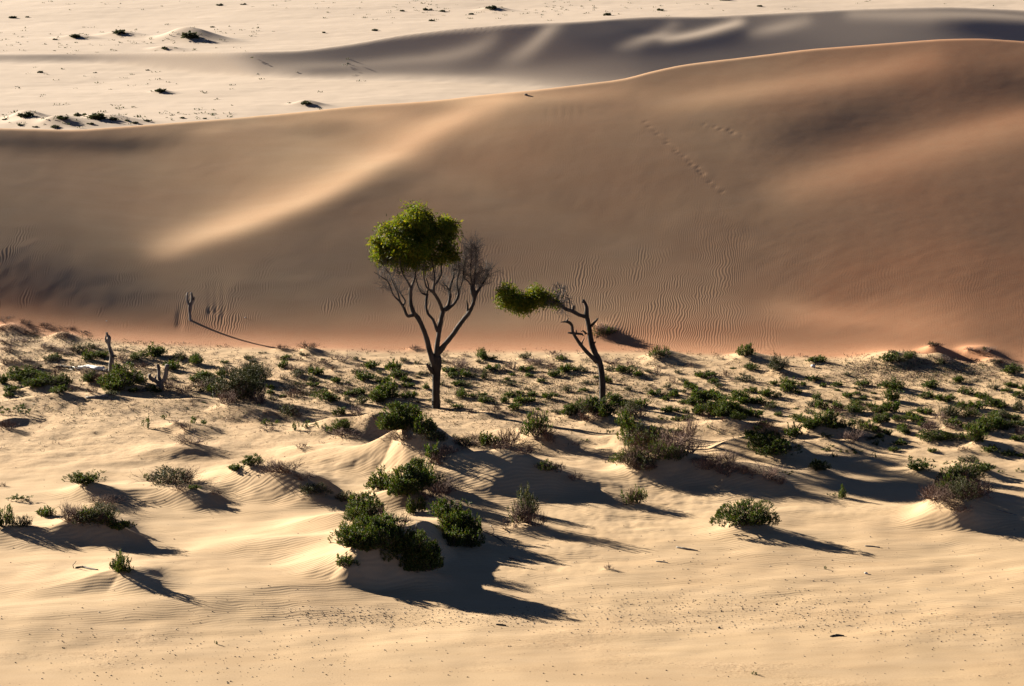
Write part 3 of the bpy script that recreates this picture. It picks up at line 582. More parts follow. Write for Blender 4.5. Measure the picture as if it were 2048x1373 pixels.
def sand_material():
    m, nt, out = new_mat('wind_blown_sand'); n = N(nt)
    geo = n('ShaderNodeNewGeometry'); pos = geo.outputs['Position']
    def attr(name): return n('ShaderNodeAttribute', attribute_name=name).outputs['Fac']
    red, rip, fl, grit, pale = attr('red'), attr('face_ripple'), attr('flat_ripple'), attr('grit'), attr('pale')
    n1 = n('ShaderNodeTexNoise', {'Vector': pos, 'Scale': 0.22, 'Detail': 4.0}).outputs['Fac']
    n2 = n('ShaderNodeTexNoise', {'Vector': pos, 'Scale': 2.4, 'Detail': 5.0, 'Roughness': 0.65}).outputs['Fac']
    st = n('ShaderNodeMapping', {'Vector': pos, 'Scale': (0.35, 1.6, 1.0)}).outputs[0]
    n3 = n('ShaderNodeTexNoise', {'Vector': st, 'Scale': 0.7, 'Detail': 5.0, 'Roughness': 0.6}).outputs['Fac']
    n4 = n('ShaderNodeTexNoise', {'Vector': pos, 'Scale': 16.0, 'Detail': 4.0, 'Roughness': 0.7}).outputs['Fac']
    base = n.mix(n.ramp(n1, [(0.35, (0, 0, 0)), (0.65, (1, 1, 1))]), SAND_A, SAND_B)
    base = n.mix(n.math('MULTIPLY', n.ramp(n3, [(0.4, (0, 0, 0)), (0.7, (1, 1, 1))]), 0.45), base, SAND_C)
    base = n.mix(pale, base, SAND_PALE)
    base = n.mix(n.math('MULTIPLY', red, n.math('ADD', 0.75, n.math('MULTIPLY', n2, 0.4)), True), base, SAND_RED)
    speck = n.ramp(n4, [(0.30, (0.80, 0.78, 0.76)), (0.5, (1, 1, 1)), (0.75, (1.08, 1.06, 1.03))])
    base = n.mix(0.5, base, speck, 'MULTIPLY')
    g1 = n('ShaderNodeTexNoise', {'Vector': pos, 'Scale': 9.0, 'Detail': 3.0, 'Roughness': 0.7}).outputs['Fac']
    g2 = n.ramp(g1, [(0.34, (0.50, 0.42, 0.36)), (0.45, (0.98, 0.95, 0.93)), (0.58, (1, 1, 1)), (0.68, (1.12, 1.12, 1.16))])
    base = n.mix(grit, base, n.mix(1.0, base, g2, 'MULTIPLY'))
    # ripples: fine wind ripples running up the dune face, wider ones across the flats
    warp = n('ShaderNodeTexNoise', {'Vector': pos, 'Scale': 0.55, 'Detail': 2.0}).outputs['Color']
    wv = n('ShaderNodeVectorMath', {0: warp, 1: (0.9, 0.9, 0.0)}, operation='MULTIPLY').outputs[0]
    p2 = n('ShaderNodeVectorMath', {0: pos, 1: wv}, operation='ADD').outputs[0]
    pf = n('ShaderNodeMapping', {'Vector': p2, 'Rotation': (0, 0, math.radians(8)), 'Scale': (1, 1, 0.0)}).outputs[0]
    w1 = n('ShaderNodeTexWave', {'Vector': pf, 'Scale': 2.8, 'Distortion': 2.2, 'Detail': 2.0, 'Detail Scale': 0.9}, bands_direction='X').outputs['Fac']
    pg = n('ShaderNodeMapping', {'Vector': p2, 'Rotation': (0, 0, math.radians(-12)), 'Scale': (1, 1, 0.0)}).outputs[0]
    w2 = n('ShaderNodeTexWave', {'Vector': pg, 'Scale': 1.7, 'Distortion': 3.0, 'Detail': 2.0, 'Detail Scale': 0.8}, bands_direction='Y').outputs['Fac']
    lump = n('ShaderNodeTexNoise', {'Vector': pos, 'Scale': 3.2, 'Detail': 4.0, 'Roughness': 0.6}).outputs['Fac']
    patch = n.ramp(n('ShaderNodeTexNoise', {'Vector': pos, 'Scale': 0.35, 'Detail': 2.0}).outputs['Fac'], [(0.36, (0.62, 0.62, 0.62)), (0.62, (1, 1, 1))])
    hgt = n.math('MULTIPLY', n.math('MULTIPLY', w1, rip), n.math('MULTIPLY', patch, 0.0046))
    hgt = n.math('ADD', hgt, n.math('MULTIPLY', n.math('MULTIPLY', w2, fl), n.math('MULTIPLY', patch, 0.0062)))
    hgt = n.math('ADD', hgt, n.math('MULTIPLY', n.math('MULTIPLY', lump, grit), 0.03))
    hgt = n.math('ADD', hgt, n.math('MULTIPLY', n4, 0.0025))
    bump = n('ShaderNodeBump', {'Height': hgt, 'Strength': 1.0, 'Distance': 1.0})
    b = n('ShaderNodeBsdfPrincipled', {'Base Color': base, 'Roughness': 0.95, 'Normal': bump.outputs[0], 'Specular IOR Level': 0.12})
    nt.links.new(b.outputs[0], out.inputs[0])
    return m

SAND_A = (0.385, 0.273, 0.160); SAND_B = (0.35, 0.242, 0.140); SAND_C = (0.415, 0.306, 0.196)
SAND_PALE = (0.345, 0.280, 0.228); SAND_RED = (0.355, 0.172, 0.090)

def grid_mesh(name, rows, cols, apex, sel, mat):
    pass

# ------------------------------------------------------------------ terrain sheet
def spaced(segs):
    o = []
    for a, b, s in segs: o.append(np.arange(a, b, s))
    return np.concatenate(o + [np.array([segs[-1][1]])])
def build_terrain(mat):
    APEX = 60.0
    ta = np.concatenate([-np.geomspace(1.2, 0.185, 22)[:-1], np.linspace(-0.185, 0.185, NCOL), np.geomspace(0.185, 1.2, 22)[1:]])
    ys = spaced([(-30, 66, 6.0), (66, 118, ROW1), (118, 160, ROW1 * 1.15), (160, 215, .45), (215, 275, .26), (275, 372, .5), (372, 520, 8), (520, 3200, 120)])
    T, Y = np.meshgrid(ta, ys); X = (Y + APEX) * T
    Z = np.empty_like(X)
    for i in range(0, len(ys), 64): Z[i:i + 64] = terrain(X[i:i + 64], Y[i:i + 64])
    nr, nc = X.shape
    e = 0.04
    # smooth normals from the heightfield itself so neighbouring sheets meet without a seam
    dzr = np.gradient(Z, axis=0); dyr = np.gradient(Y, axis=0); dxr = np.gradient(X, axis=0)
    dzc = np.gradient(Z, axis=1); dxc = np.gradient(X, axis=1)
    hx = dzc / dxc; hy = (dzr - hx * dxr) / dyr
    Nn = np.stack([-hx, -hy, np.ones_like(hx)], -1); Nn /= np.linalg.norm(Nn, axis=-1)[..., None]
    up1 = Y - D1.foot(X); up2 = Y - D2.foot(X)
    yc1, zc1 = D1.crest(X); yc2, zc2 = D2.crest(X)
    px, py = project(X, np.clip(Y, 20, None), Z)
    face1 = sstep(-0.8, 1.2, up1) * (1 - sstep(0, 3, Y - yc1))
    face2 = sstep(-0.5, 1.0, up2) * (1 - sstep(0, 3, Y - yc2))
    # iron-red sand collects at the dune foot and on its right flank
    redn = fbm(X / 7.0, Y / 7.0, 3, 40)
    foot_band = np.exp(-((up1 - 1.2) / 2.2) ** 2) * sstep(-1.0, 0.4, up1) * 0.8
    right = sstep(9, 22, X) * sstep(0, 2, up1) * (0.98 - 0.68 * sstep(3, 12, up1)) + sstep(-20, 20, X) * face1 * 0.22
    red = np.clip((foot_band + right + 0.34 * face1 + 0.22 * redn * face1) * (Y < 205), 0, 1)
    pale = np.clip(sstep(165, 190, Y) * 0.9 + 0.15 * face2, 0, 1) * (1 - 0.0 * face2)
    rip = face1 * (Y < 205) * (1 - 0.8 * sstep(8, 15, X)) * (1 - 0.85 * sstep(5, 14, up1))
    slope = np.hypot(hx, hy)
    fl = (1 - sstep(-1.5, 0.5, up1)) * sstep(77, 84, Y) * (1 - 0.8 * sstep(98, 106, Y)) * (0.35 + 0.65 * sstep(0.03, 0.12, slope))
    grit = (1 - sstep(-2.5, -0.5, up1)) * (sstep(99, 107, Y) * 0.75 + np.clip(fbm(X / 5.0, Y / 2.2, 3, 50) * 1.6, 0, 1) * (1 - sstep(80, 86, Y)) * 0.7)
    grit += sstep(-1.0, .5, up1) * (1 - sstep(1.0, 2.6, up1)) * 0.35 * (Y < 150)
    at = dict(red=red, pale=pale, face_ripple=np.clip(rip, 0, 1), flat_ripple=np.clip(fl, 0, 1), grit=np.clip(grit, 0, 1))
    # which sheet each face belongs to
    fc = lambda A: 0.25 * (A[:-1, :-1] + A[1:, :-1] + A[:-1, 1:] + A[1:, 1:])
    yy, u1, u2 = fc(Y), fc(up1), fc(up2)
    b1, b2 = fc(Y - yc1), fc(Y - yc2)
    dune = (u1 > 0) & (b1 < 16)
    far = (u2 > 0) & (b2 < 10)
    plain = (u1 <= 0)
    rest = ~(dune | far | plain)
    for name, msk in (('sand_flat', plain), ('sand_dune', dune), ('far_dune', far), ('far_sand_plain', rest)):
        r, c = np.nonzero(msk)
        q = np.stack([r * nc + c, r * nc + c + 1, (r + 1) * nc + c + 1, (r + 1) * nc + c], 1)
        used, inv = np.unique(q, return_inverse=True)
        q = inv.reshape(q.shape)
        me = bpy.data.meshes.new(name)
        co = np.stack([X.ravel()[used], Y.ravel()[used], Z.ravel()[used]], 1)
        me.vertices.add(len(co)); me.vertices.foreach_set('co', co.ravel().astype(np.float32))
        me.loops.add(q.size); me.loops.foreach_set('vertex_index', q.ravel().astype(np.int32))
        me.polygons.add(len(q)); me.polygons.foreach_set('loop_start', np.arange(0, q.size, 4, dtype=np.int32))
        me.update(calc_edges=True)
        me.polygons.foreach_set('use_smooth', np.ones(len(q), bool))
        for k, A in at.items():
            a = me.attributes.new(k, 'FLOAT', 'POINT'); a.data.foreach_set('value', A.ravel()[used].astype(np.float32))
        nn = Nn.reshape(-1, 3)[used].astype(np.float32)
        me.normals_split_custom_set_from_vertices(nn.tolist() if len(nn) < 10 else [tuple(v) for v in nn])
        me.materials.append(mat)
        o = bpy.data.objects.new(name, me); C.objects.link(o)
        o['kind'] = 'structure'
    return

NCOL, ROW1 = 760, 0.085

# ------------------------------------------------------------------ camera, sun, sky
def camera_and_light():
    cam = bpy.data.cameras.new('camera'); co = bpy.data.objects.new('camera', cam); C.objects.link(co)
    cam.lens = 100.0 * FPX / 5689.0; cam.sensor_width = 36.0; cam.clip_start = 1.0; cam.clip_end = 6000.0
    co.location = (0, 0, CAM_Z); co.rotation_euler = (math.pi / 2 - PITCH, 0, 0)
    bpy.context.scene.camera = co
    sun = bpy.data.lights.new('sun', 'SUN'); so = bpy.data.objects.new('sun', sun); C.objects.link(so)
    sun.energy = SUN_E; sun.angle = math.radians(0.5); sun.color = (1.0, 0.90, 0.74)
    so.rotation_euler = Vector(tuple(SUN)).to_track_quat('Z', 'Y').to_euler()
    w = bpy.data.worlds.new('World'); bpy.context.scene.world = w; w.use_nodes = True
    nt = w.node_tree; bg = nt.nodes['Background']
    sky = nt.nodes.new('ShaderNodeTexSky'); sky.sky_type = 'NISHITA'; sky.sun_disc = False
    sky.sun_elevation = SUN_ELEV; sky.air_density = 0.15; sky.dust_density = 0.0; sky.altitude = 1500.0; sky.sun_rotation = math.atan2(SUN[0], SUN[1])
    nt.links.new(sky.outputs[0], bg.inputs[0]); bg.inputs[1].default_value = SKY_E
    sc = bpy.context.scene
    sc.view_settings.view_transform = 'Standard'; sc.view_settings.look = 'None'; sc.view_settings.exposure = EXPO; sc.view_settings.gamma = 1.0
SUN_E, SKY_E, EXPO = 5.0, 0.05, 2.28

# ------------------------------------------------------------------ plant and wood materials
def leaf_material(name, cols, trans, tw=0.35, rough=0.7):
    m, nt, out = new_mat(name); n = N(nt)
    geo = n('ShaderNodeNewGeometry'); r = geo.outputs['Random Per Island']
    k = len(cols); col = n.ramp(r, [(i / (k - 1), c) for i, c in enumerate(cols)])
    pos = n('ShaderNodeTexNoise', {'Vector': geo.outputs['Position'], 'Scale': 1.7, 'Detail': 2.0}).outputs['Fac']
    col = n.mix(1.0, col, n.ramp(pos, [(0.3, (0.72, 0.72, 0.72)), (0.7, (1.2, 1.2, 1.2))]), 'MULTIPLY')
    p = n('ShaderNodeBsdfPrincipled', {'Base Color': col, 'Roughness': rough, 'Specular IOR Level': 0.12})
    t = n('ShaderNodeBsdfTranslucent', {'Color': n.mix(1.0, col, trans, 'MULTIPLY')})
    x = n('ShaderNodeMixShader', {0: tw}); nt.links.new(p.outputs[0], x.inputs[1]); nt.links.new(t.outputs[0], x.inputs[2])
    nt.links.new(x.outputs[0], out.inputs[0]); return m
def wood_material(name, c1, c2, sc=6.0, bump=.02, stretch=(1, 1, .18)):
    m, nt, out = new_mat(name); n = N(nt)
    tc = n('ShaderNodeTexCoord').outputs['Object']
    mp = n('ShaderNodeMapping', {'Vector': tc, 'Scale': stretch}).outputs[0]
    a = n('ShaderNodeTexNoise', {'Vector': mp, 'Scale': sc, 'Detail': 5.0, 'Roughness': .65}).outputs['Fac']
    b = n('ShaderNodeTexNoise', {'Vector': tc, 'Scale': sc * .22, 'Detail': 2.0}).outputs['Fac']
    f = n.math('ADD', n.math('MULTIPLY', a, .6), n.math('MULTIPLY', b, .4))
    col = n.ramp(f, [(.38, c1), (.62, c2)])
    bp = n('ShaderNodeBump', {'Height': a, 'Strength': .8, 'Distance': bump})
    p = n('ShaderNodeBsdfPrincipled', {'Base Color': col, 'Roughness': .85, 'Normal': bp.outputs[0], 'Specular IOR Level': .2})
    nt.links.new(p.outputs[0], out.inputs[0]); return m
M_GREEN = leaf_material('fleshy_green_leaves', [(.014, .030, .006), (.024, .046, .008), (.040, .062, .010), (.072, .074, .020), (.085, .062, .03)], (1.3, 1.45, .5), .27)
M_OLIVE = leaf_material('grey_olive_leaves', [(.024, .032, .014), (.036, .044, .020), (.052, .055, .026), (.07, .056, .030)], (1.2, 1.2, .8), .22)
M_GUM = leaf_material('gum_leaves', [(.028, .050, .006), (.050, .075, .007), (.080, .092, .008), (.115, .095, .010)], (1.9, 1.8, .5), .42, .6)
M_DARK = leaf_material('dark_olive_leaves', [(.012, .018, .007), (.020, .028, .010), (.032, .036, .015), (.05, .042, .022)], (1.2, 1.2, .7), .18)
M_FAR = leaf_material('far_scrub_leaves', [(.03, .042, .022), (.05, .06, .03), (.07, .066, .045)], (1.2, 1.2, .8), .2)
M_TWIG = wood_material('dry_twigs', (.060, .036, .028), (.17, .104, .078), 5.0)
M_TREETWIG = wood_material('grey_dead_twigs', (.040, .032, .028), (.13, .108, .094), 5.0)
M_STEM = wood_material('shrub_stems', (.05, .038, .026), (.12, .09, .06), 5.0)
M_BARK = wood_material('gum_bark', (.007, .0055, .0045), (.046, .036, .029), 5.0, .05)
M_GREY = wood_material('weathered_wood', (.035, .03, .026), (.20, .18, .16), 7.0, .04)
M_WHITE = wood_material('bleached_wood', (.55, .54, .52), (.78, .77, .75), 5.0, .02, (1, 1, 1))
M_DARKWOOD = wood_material('dark_dead_wood', (.02, .017, .015), (.07, .058, .048), 6.0)
M_ROCK = wood_material('pale_stone', (.34, .33, .32), (.54, .52, .5), 9.0, .01, (1, 1, 1))
M_PEB = wood_material('dark_pebbles', (.05, .04, .035), (.16, .12, .09), 3.0, .0, (1, 1, 1))
M_BEIGE = wood_material('pale_litter', (.30, .25, .19), (.5, .43, .34), 4.0, .0, (1, 1, 1))

# ------------------------------------------------------------------ shrub prototypes: lists of (part name, mesh, nominal width, nominal height)
def meas(*gs):
    V = np.concatenate([v for g in gs if g.n for v in g.v]); 
    return float(np.percentile(np.abs(V[:, 0]), 97) * 2), float(np.percentile(V[:, 2], 98.5))
PROTO = {}
def proto(key, parts):
    gs = [p[1] for p in parts]; w, h = meas(*gs)
    meshes = [(nm, g.mesh(nm, mat), ) for nm, g, mat in parts if g.n]
    both = Geo(); mats = []
    for nm, g, mat in parts:
        if not g.n: continue
        for v in g.v: both.v.append(v)
        for f in g.f: both.f.append(tuple(i + both.n for i in f)); both.m.append(len(mats))
        both.n += g.n; mats.append(mat)
    PROTO.setdefault(key, []).append((meshes, both.mesh('shrub', mats), w, h))
def dry_poke(g, wd, n):
    for i in range(n):
        a = rng.uniform(0, 6.28); el = rng.uniform(.1, 1.2); twig_tree(g, np.array([math.cos(a) * wd * .2, math.sin(a) * wd * .16, .02]), np.array([math.cos(a) * math.cos(el), math.sin(a) * math.cos(el), math.sin(el)]), wd * .34, .008, 1)
for v in range(4):
    for size, wd, ns in (('S', .55, 48), ('M', 1.0, 150), ('L', 1.9, 520)):
        g, st = green_form(wd, ns, rng.uniform(.5, .66)); dry_poke(st, wd, {'S': 4, 'M': 9, 'L': 18}[size]); proto('g' + size, [('foliage', g, M_GREEN), ('stems', st, M_STEM)])
        g, st = green_form(wd, int(ns * .85), rng.uniform(.45, .6), .07, .026); dry_poke(st, wd, {'S': 5, 'M': 12, 'L': 24}[size]); proto('y' + size, [('foliage', g, M_OLIVE), ('stems', st, M_STEM)])
        d = dry_form(wd, {'S': 14, 'M': 34, 'L': 80}[size], rng.uniform(.4, .6), {'S': .007, 'M': .008, 'L': .009}[size]); proto('d' + size, [('dry_branches', d, M_TWIG)])
        g, st = green_form(wd * .92, int(ns * .5), rng.uniform(.5, .62), .075, .03); d = dry_form(wd, {'S': 10, 'M': 28, 'L': 70}[size], .55, .009)
        proto('m' + size, [('foliage', g, M_OLIVE if v == 1 else M_GREEN), ('dry_branches', d, M_TWIG)])
        g, st = sprout_form(wd, {'S': 5, 'M': 11, 'L': 24}[size]); proto('s' + size, [('foliage', g, M_GREEN), ('stems', st, M_STEM)])
    g, st = green_form(.5, 26, .6, .16, .09, False); proto('fS', [('foliage', g, M_FAR)])
g, st = green_form(1.9, 640, .72, .075, .03, dens_in=.5); d = dry_form(1.8, 60, .6, .008); proto('bL', [('foliage', g, M_DARK), ('dry_branches', d, M_TWIG)])
g, st = green_form(1.9, 760, .55, dens_in=.25); proto('GL', [('foliage', g, M_GREEN), ('stems', st, M_STEM)])
g, st = green_form(1.9, 680, .6, dens_in=.25); proto('GL', [('foliage', g, M_GREEN), ('stems', st, M_STEM)])
g, st = green_form(.9, 190, .72, .06, .024, dens_in=.5, flat=.9); proto('oM', [('foliage', g, M_DARK), ('stems', st, M_STEM)])
g, st = green_form(.6, 90, 1.4, .085, .036); proto('tS', [('foliage', g, M_GREEN), ('stems', st, M_STEM)])

NAMES = dict(g='green_shrub', G='green_shrub', t='green_shrub', y='olive_shrub', o='olive_shrub', b='olive_shrub', d='dry_shrub', m='half_dry_shrub', s='sprouting_plant', f='far_shrub')

def place_shrubs():
    out = []
    Z = terrain(S_X, S_Y, False)
    for i, (px, py, pw, ph, kd) in enumerate(SL):
        w, h = float(S_W[i]), float(S_H[i])
        size = 'S' if w < .72 else ('M' if w < 1.3 else 'L')
        if kd == 'f': size = 'S'
        if kd in 'bG': size = 'L'
        if kd == 'o': size = 'M'
        if kd == 't': size = 'S'
        lst = PROTO[kd + size]; meshes, both, nw, nh = lst[i % len(lst)]
        rot = random.uniform(-.5, .5) + random.choice((0, math.pi)) if pw > 60 else random.uniform(0, 2 * math.pi)
        sx = w / nw; sz = np.clip(h / nh, .45 * sx, 1.9 * sx)
        multi = pw >= 36 and len(meshes) > 1
        if multi:
            o = bpy.data.objects.new(NAMES[kd], None); C.objects.link(o); o.empty_display_size = .2
            for nm, me in meshes: link(nm, me, o)
        else: o = link(NAMES[kd], both)
        o.location = (float(S_X[i]), float(S_Y[i]), float(Z[i]) - .02)
        o.rotation_euler = (0, 0, rot); o.scale = (sx, sx, float(sz))
        out.append((o, px, py, pw, ph, kd))
    return out

# ------------------------------------------------------------------ labels: every shrub is described by its look and by what it stands beside
HAND = {(815, 870): 'dense dark green bush beside the foot of the tall two-toned tree', (1495, 1064): 'rounded bright green bush alone on open sand, casting a pointed shadow',
 (478, 814): 'largest grey-olive bush, at the drift edge left of the tall tree', (515, 772): 'dark olive bush just behind the largest grey-olive bush',
 (1557, 748): 'dark rounded olive shrub close to the foot of the big dune', (1491, 718): 'bushy green shrub at the very foot of the dune, between two bare patches',
 (1317, 722): 'shrub half buried in a sand hummock at the dune foot', (1207, 674): 'dark shrub growing on the dune face behind the leaning tree',
 (1310, 914): 'wide bush of green leaves and brown twigs topping the long shaded drift', (1265, 945): 'dark twiggy bush on the steep near end of the long shaded drift',
 (1455, 930): 'bare twig thicket in the middle of the long shaded drift', (1525, 967): 'bare brown thicket at the far right end of the long shaded drift',
 (1920, 985): 'green cap of leaves on top of the brown bush drift by the right edge', (1890, 1022): 'broad brown leafless bush under the green cap of leaves by the right edge',
 (1550, 917): 'dark green bush on the right side of a smooth lit sand mound', (1683, 998): 'single upright green plant with a long thin shadow', (1664, 993): 'low green sprigs at the foot of the single upright plant',
 (1045, 1052): 'dark upright pointed bush standing in the bright sand right of the tallest drift', (1072, 1058): 'bare twiggy half beside the dark upright pointed bush',
 (808, 1000): 'large leafy green bush behind the tallest drift', (822, 1152): 'large very dark bush at the steep near end of the tallest drift', (708, 1108): 'green bush on the lit left flank of the tallest drift',
 (772, 1118): 'green bush on the crest of the tallest drift above the lit sand cone', (735, 1050): 'green bush at the back left of the tallest drift', (790, 1064): 'pale dry shrub amid green bushes on the tallest drift',
 (898, 1050): 'bright green bush behind the shaded slope of the tallest drift', (928, 1082): 'dark bush at the right end of the tallest drift', (832, 1034): 'small green bush at the top of the shaded sand slope',
 (243, 1152): 'lone green shrub on the small sharp drift nearest the camera at left', (505, 940): 'small green shrub at the left end of the dark-fronted drift', (575, 957): 'dark leafless thicket on the dark-fronted drift',
 (30, 833): 'row of club-shaped green shoots at the left edge of the pale sand', (294, 858): 'young plant with fat green leaf clubs alone on pale sand', (1070, 880): 'upright bush, olive above and brown twigs below, on a pale hummock',
 (1372, 885): 'spindly leafless shrub shaped like a little tree', (1257, 882): 'tall narrow green bush right of the leaning trunk', (1648, 858): 'broad bright green bush in front of the right-hand scrub',
 (1876, 892): 'long low dark green bush on pale hummocks', (1980, 872): 'tall green bush nearest the right edge of the scrub', (805, 893): 'rust-coloured dry shrub beside the sharp sand horn',
 (870, 893): 'yellow-green shrub below the dense dark bush by the tall tree', (1342, 768): 'tall spindly dry shrub on the open flat', (345, 979): 'pale dry bush with green tips on a ripple-edged drift'}
MARKS = [(872, 815, 'the tall tree'), (1205, 808, 'the leaning tree'), (222, 751, 'the tall dead snag'), (322, 781, 'the forked stump'), (380, 640, 'the dead stump on the dune'), (1495, 1064, 'the lone rounded bush'), (478, 814, 'the largest olive bush'),
 (1310, 914, 'the long shaded drift'), (1905, 1000, 'the brown bush drift'), (790, 1120, 'the tallest drift'), (897, 738, 'the white stone'), (1557, 748, 'the dark rounded shrub'), (1317, 722, 'the half-buried shrub'), (1648, 858, 'the broad bright bush'),
 (1980, 872, 'the tall edge bush'), (1876, 892, 'the long low bush'), (1070, 880, 'the upright olive bush'), (640, 840, 'the dark hollow'), (505, 940, 'the dark-fronted drift'), (190, 1060, 'the left bush drift'), (243, 1152, 'the small sharp drift'),
 (1790, 722, 'the green hummock'), (375, 79, 'the dark far mound'), (110, 240, 'the far hummocks'), (985, 20, 'the far horizon bush'), (320, 186, 'the lone far bush')]
ORD = ['', 'second ', 'third ', 'fourth ', 'fifth ', 'sixth ', 'seventh ', 'eighth ', 'ninth ', 'tenth ', 'eleventh ', 'twelfth ', 'thirteenth ', 'fourteenth ', 'fifteenth ', 'sixteenth ', 'seventeenth ', 'eighteenth ', 'nineteenth ', 'twentieth ']
LOOK = dict(g='green shrub', G='green shrub', t='green shrub', y='olive shrub', o='olive shrub', b='olive shrub', d='leafless brown shrub', m='half-dry shrub', s='sparse green sprouts', f='distant dark shrub')
GROUPS = dict(g='green shrubs of the sand flat', G='green shrubs of the sand flat', t='green shrubs of the sand flat', y='olive shrubs of the sand flat', o='olive shrubs of the sand flat', b='olive shrubs of the sand flat', d='leafless shrubs of the sand flat', m='half-dry shrubs of the sand flat', s='young sprouts on the sand', f='shrubs on the far plain')
def label_shrubs(sh):
    cell = {}
    for r in sh:
        o, px, py, pw, ph, kd = r
        if (int(px), int(py)) in HAND:
            tag(o, HAND[(int(px), int(py))], 'shrub', GROUPS[kd]); continue
        best = None
        for (mx, my, nm) in MARKS:
            if ((my < 300) != (py < 300)): continue
            d = math.hypot(px - mx, (py - my) * 2.2)
            if d < 9: continue
            if best is None or d < best[0]: best = (d, mx, my, nm)
        d, mx, my, nm = best
        dx, dy = px - mx, (py - my) * 2.2
        side = ('right of ' if dx > 0 else 'left of ') if abs(dx) > abs(dy) else ('behind ' if dy < 0 else 'in front of ')
        cell.setdefault((LOOK[kd], side, nm), []).append((d, r))
    for (look, side, nm), L in cell.items():
        L.sort(key=lambda q: q[0])
        for i, (d, r) in enumerate(L):
            o, px, py, pw, ph, kd = r
            sz = 'small ' if pw < 22 else ('broad ' if pw > 45 else ('low ' if ph < .45 * pw else ''))
            if len(L) == 1: t = f'{sz}{look} {side}{nm}'
            else: t = f'{sz}{look}, {ORD[i]}nearest {side}{nm}'
            tag(o, t, 'shrub' if kd != 's' else 'plant', GROUPS[kd])

# ------------------------------------------------------------------ trees, stumps, wood
def plane_pt(px, py, Y):
    dx, dy, dz = ray(px, py); t = Y / dy
    return np.array([dx * t, Y, CAM_Z + dz * t])
class Limbs:
    """limbs traced in the photo: x, y in photo pixels, radius in photo pixels, depth offset in metres along the limb"""
    def __init__(s, base_px, base_py):
        x, y = hit_fine(base_px, base_py); s.Y = float(y[0]); s.x0 = float(x[0]); s.z0 = float(terrain(x, y, False)[0])
        s.ppm = FPX / (s.Y * CP - (s.z0 - CAM_Z) * SP)
        s.o = np.array([s.x0, s.Y, s.z0])
    def pt(s, px, py, dep=0.0): return plane_pt(px, py, s.Y + dep) - s.o
    def limb(s, g, pts, dep0, dep1, sides=8, wob=.10, sub=3, mi=0, jit=.0):
        p = np.array(pts, float); c = catmull(p, sub); n = len(c)
        P = [s.pt(c[i, 0], c[i, 1], dep0 + (dep1 - dep0) * i / (n - 1)) + (rng.normal(size=3) * jit if jit else 0) for i in range(n)]
        g.tube(P, [max(.006, c[i, 2] / s.ppm) for i in range(n)], sides, mi, True, wob)
        return P
def root(name, loc, label, cat, group=None):
    o = bpy.data.objects.new(name, None); C.objects.link(o); o.location = tuple(float(q) for q in loc); o.empty_display_size = .3
    tag(o, label, cat, group); return o

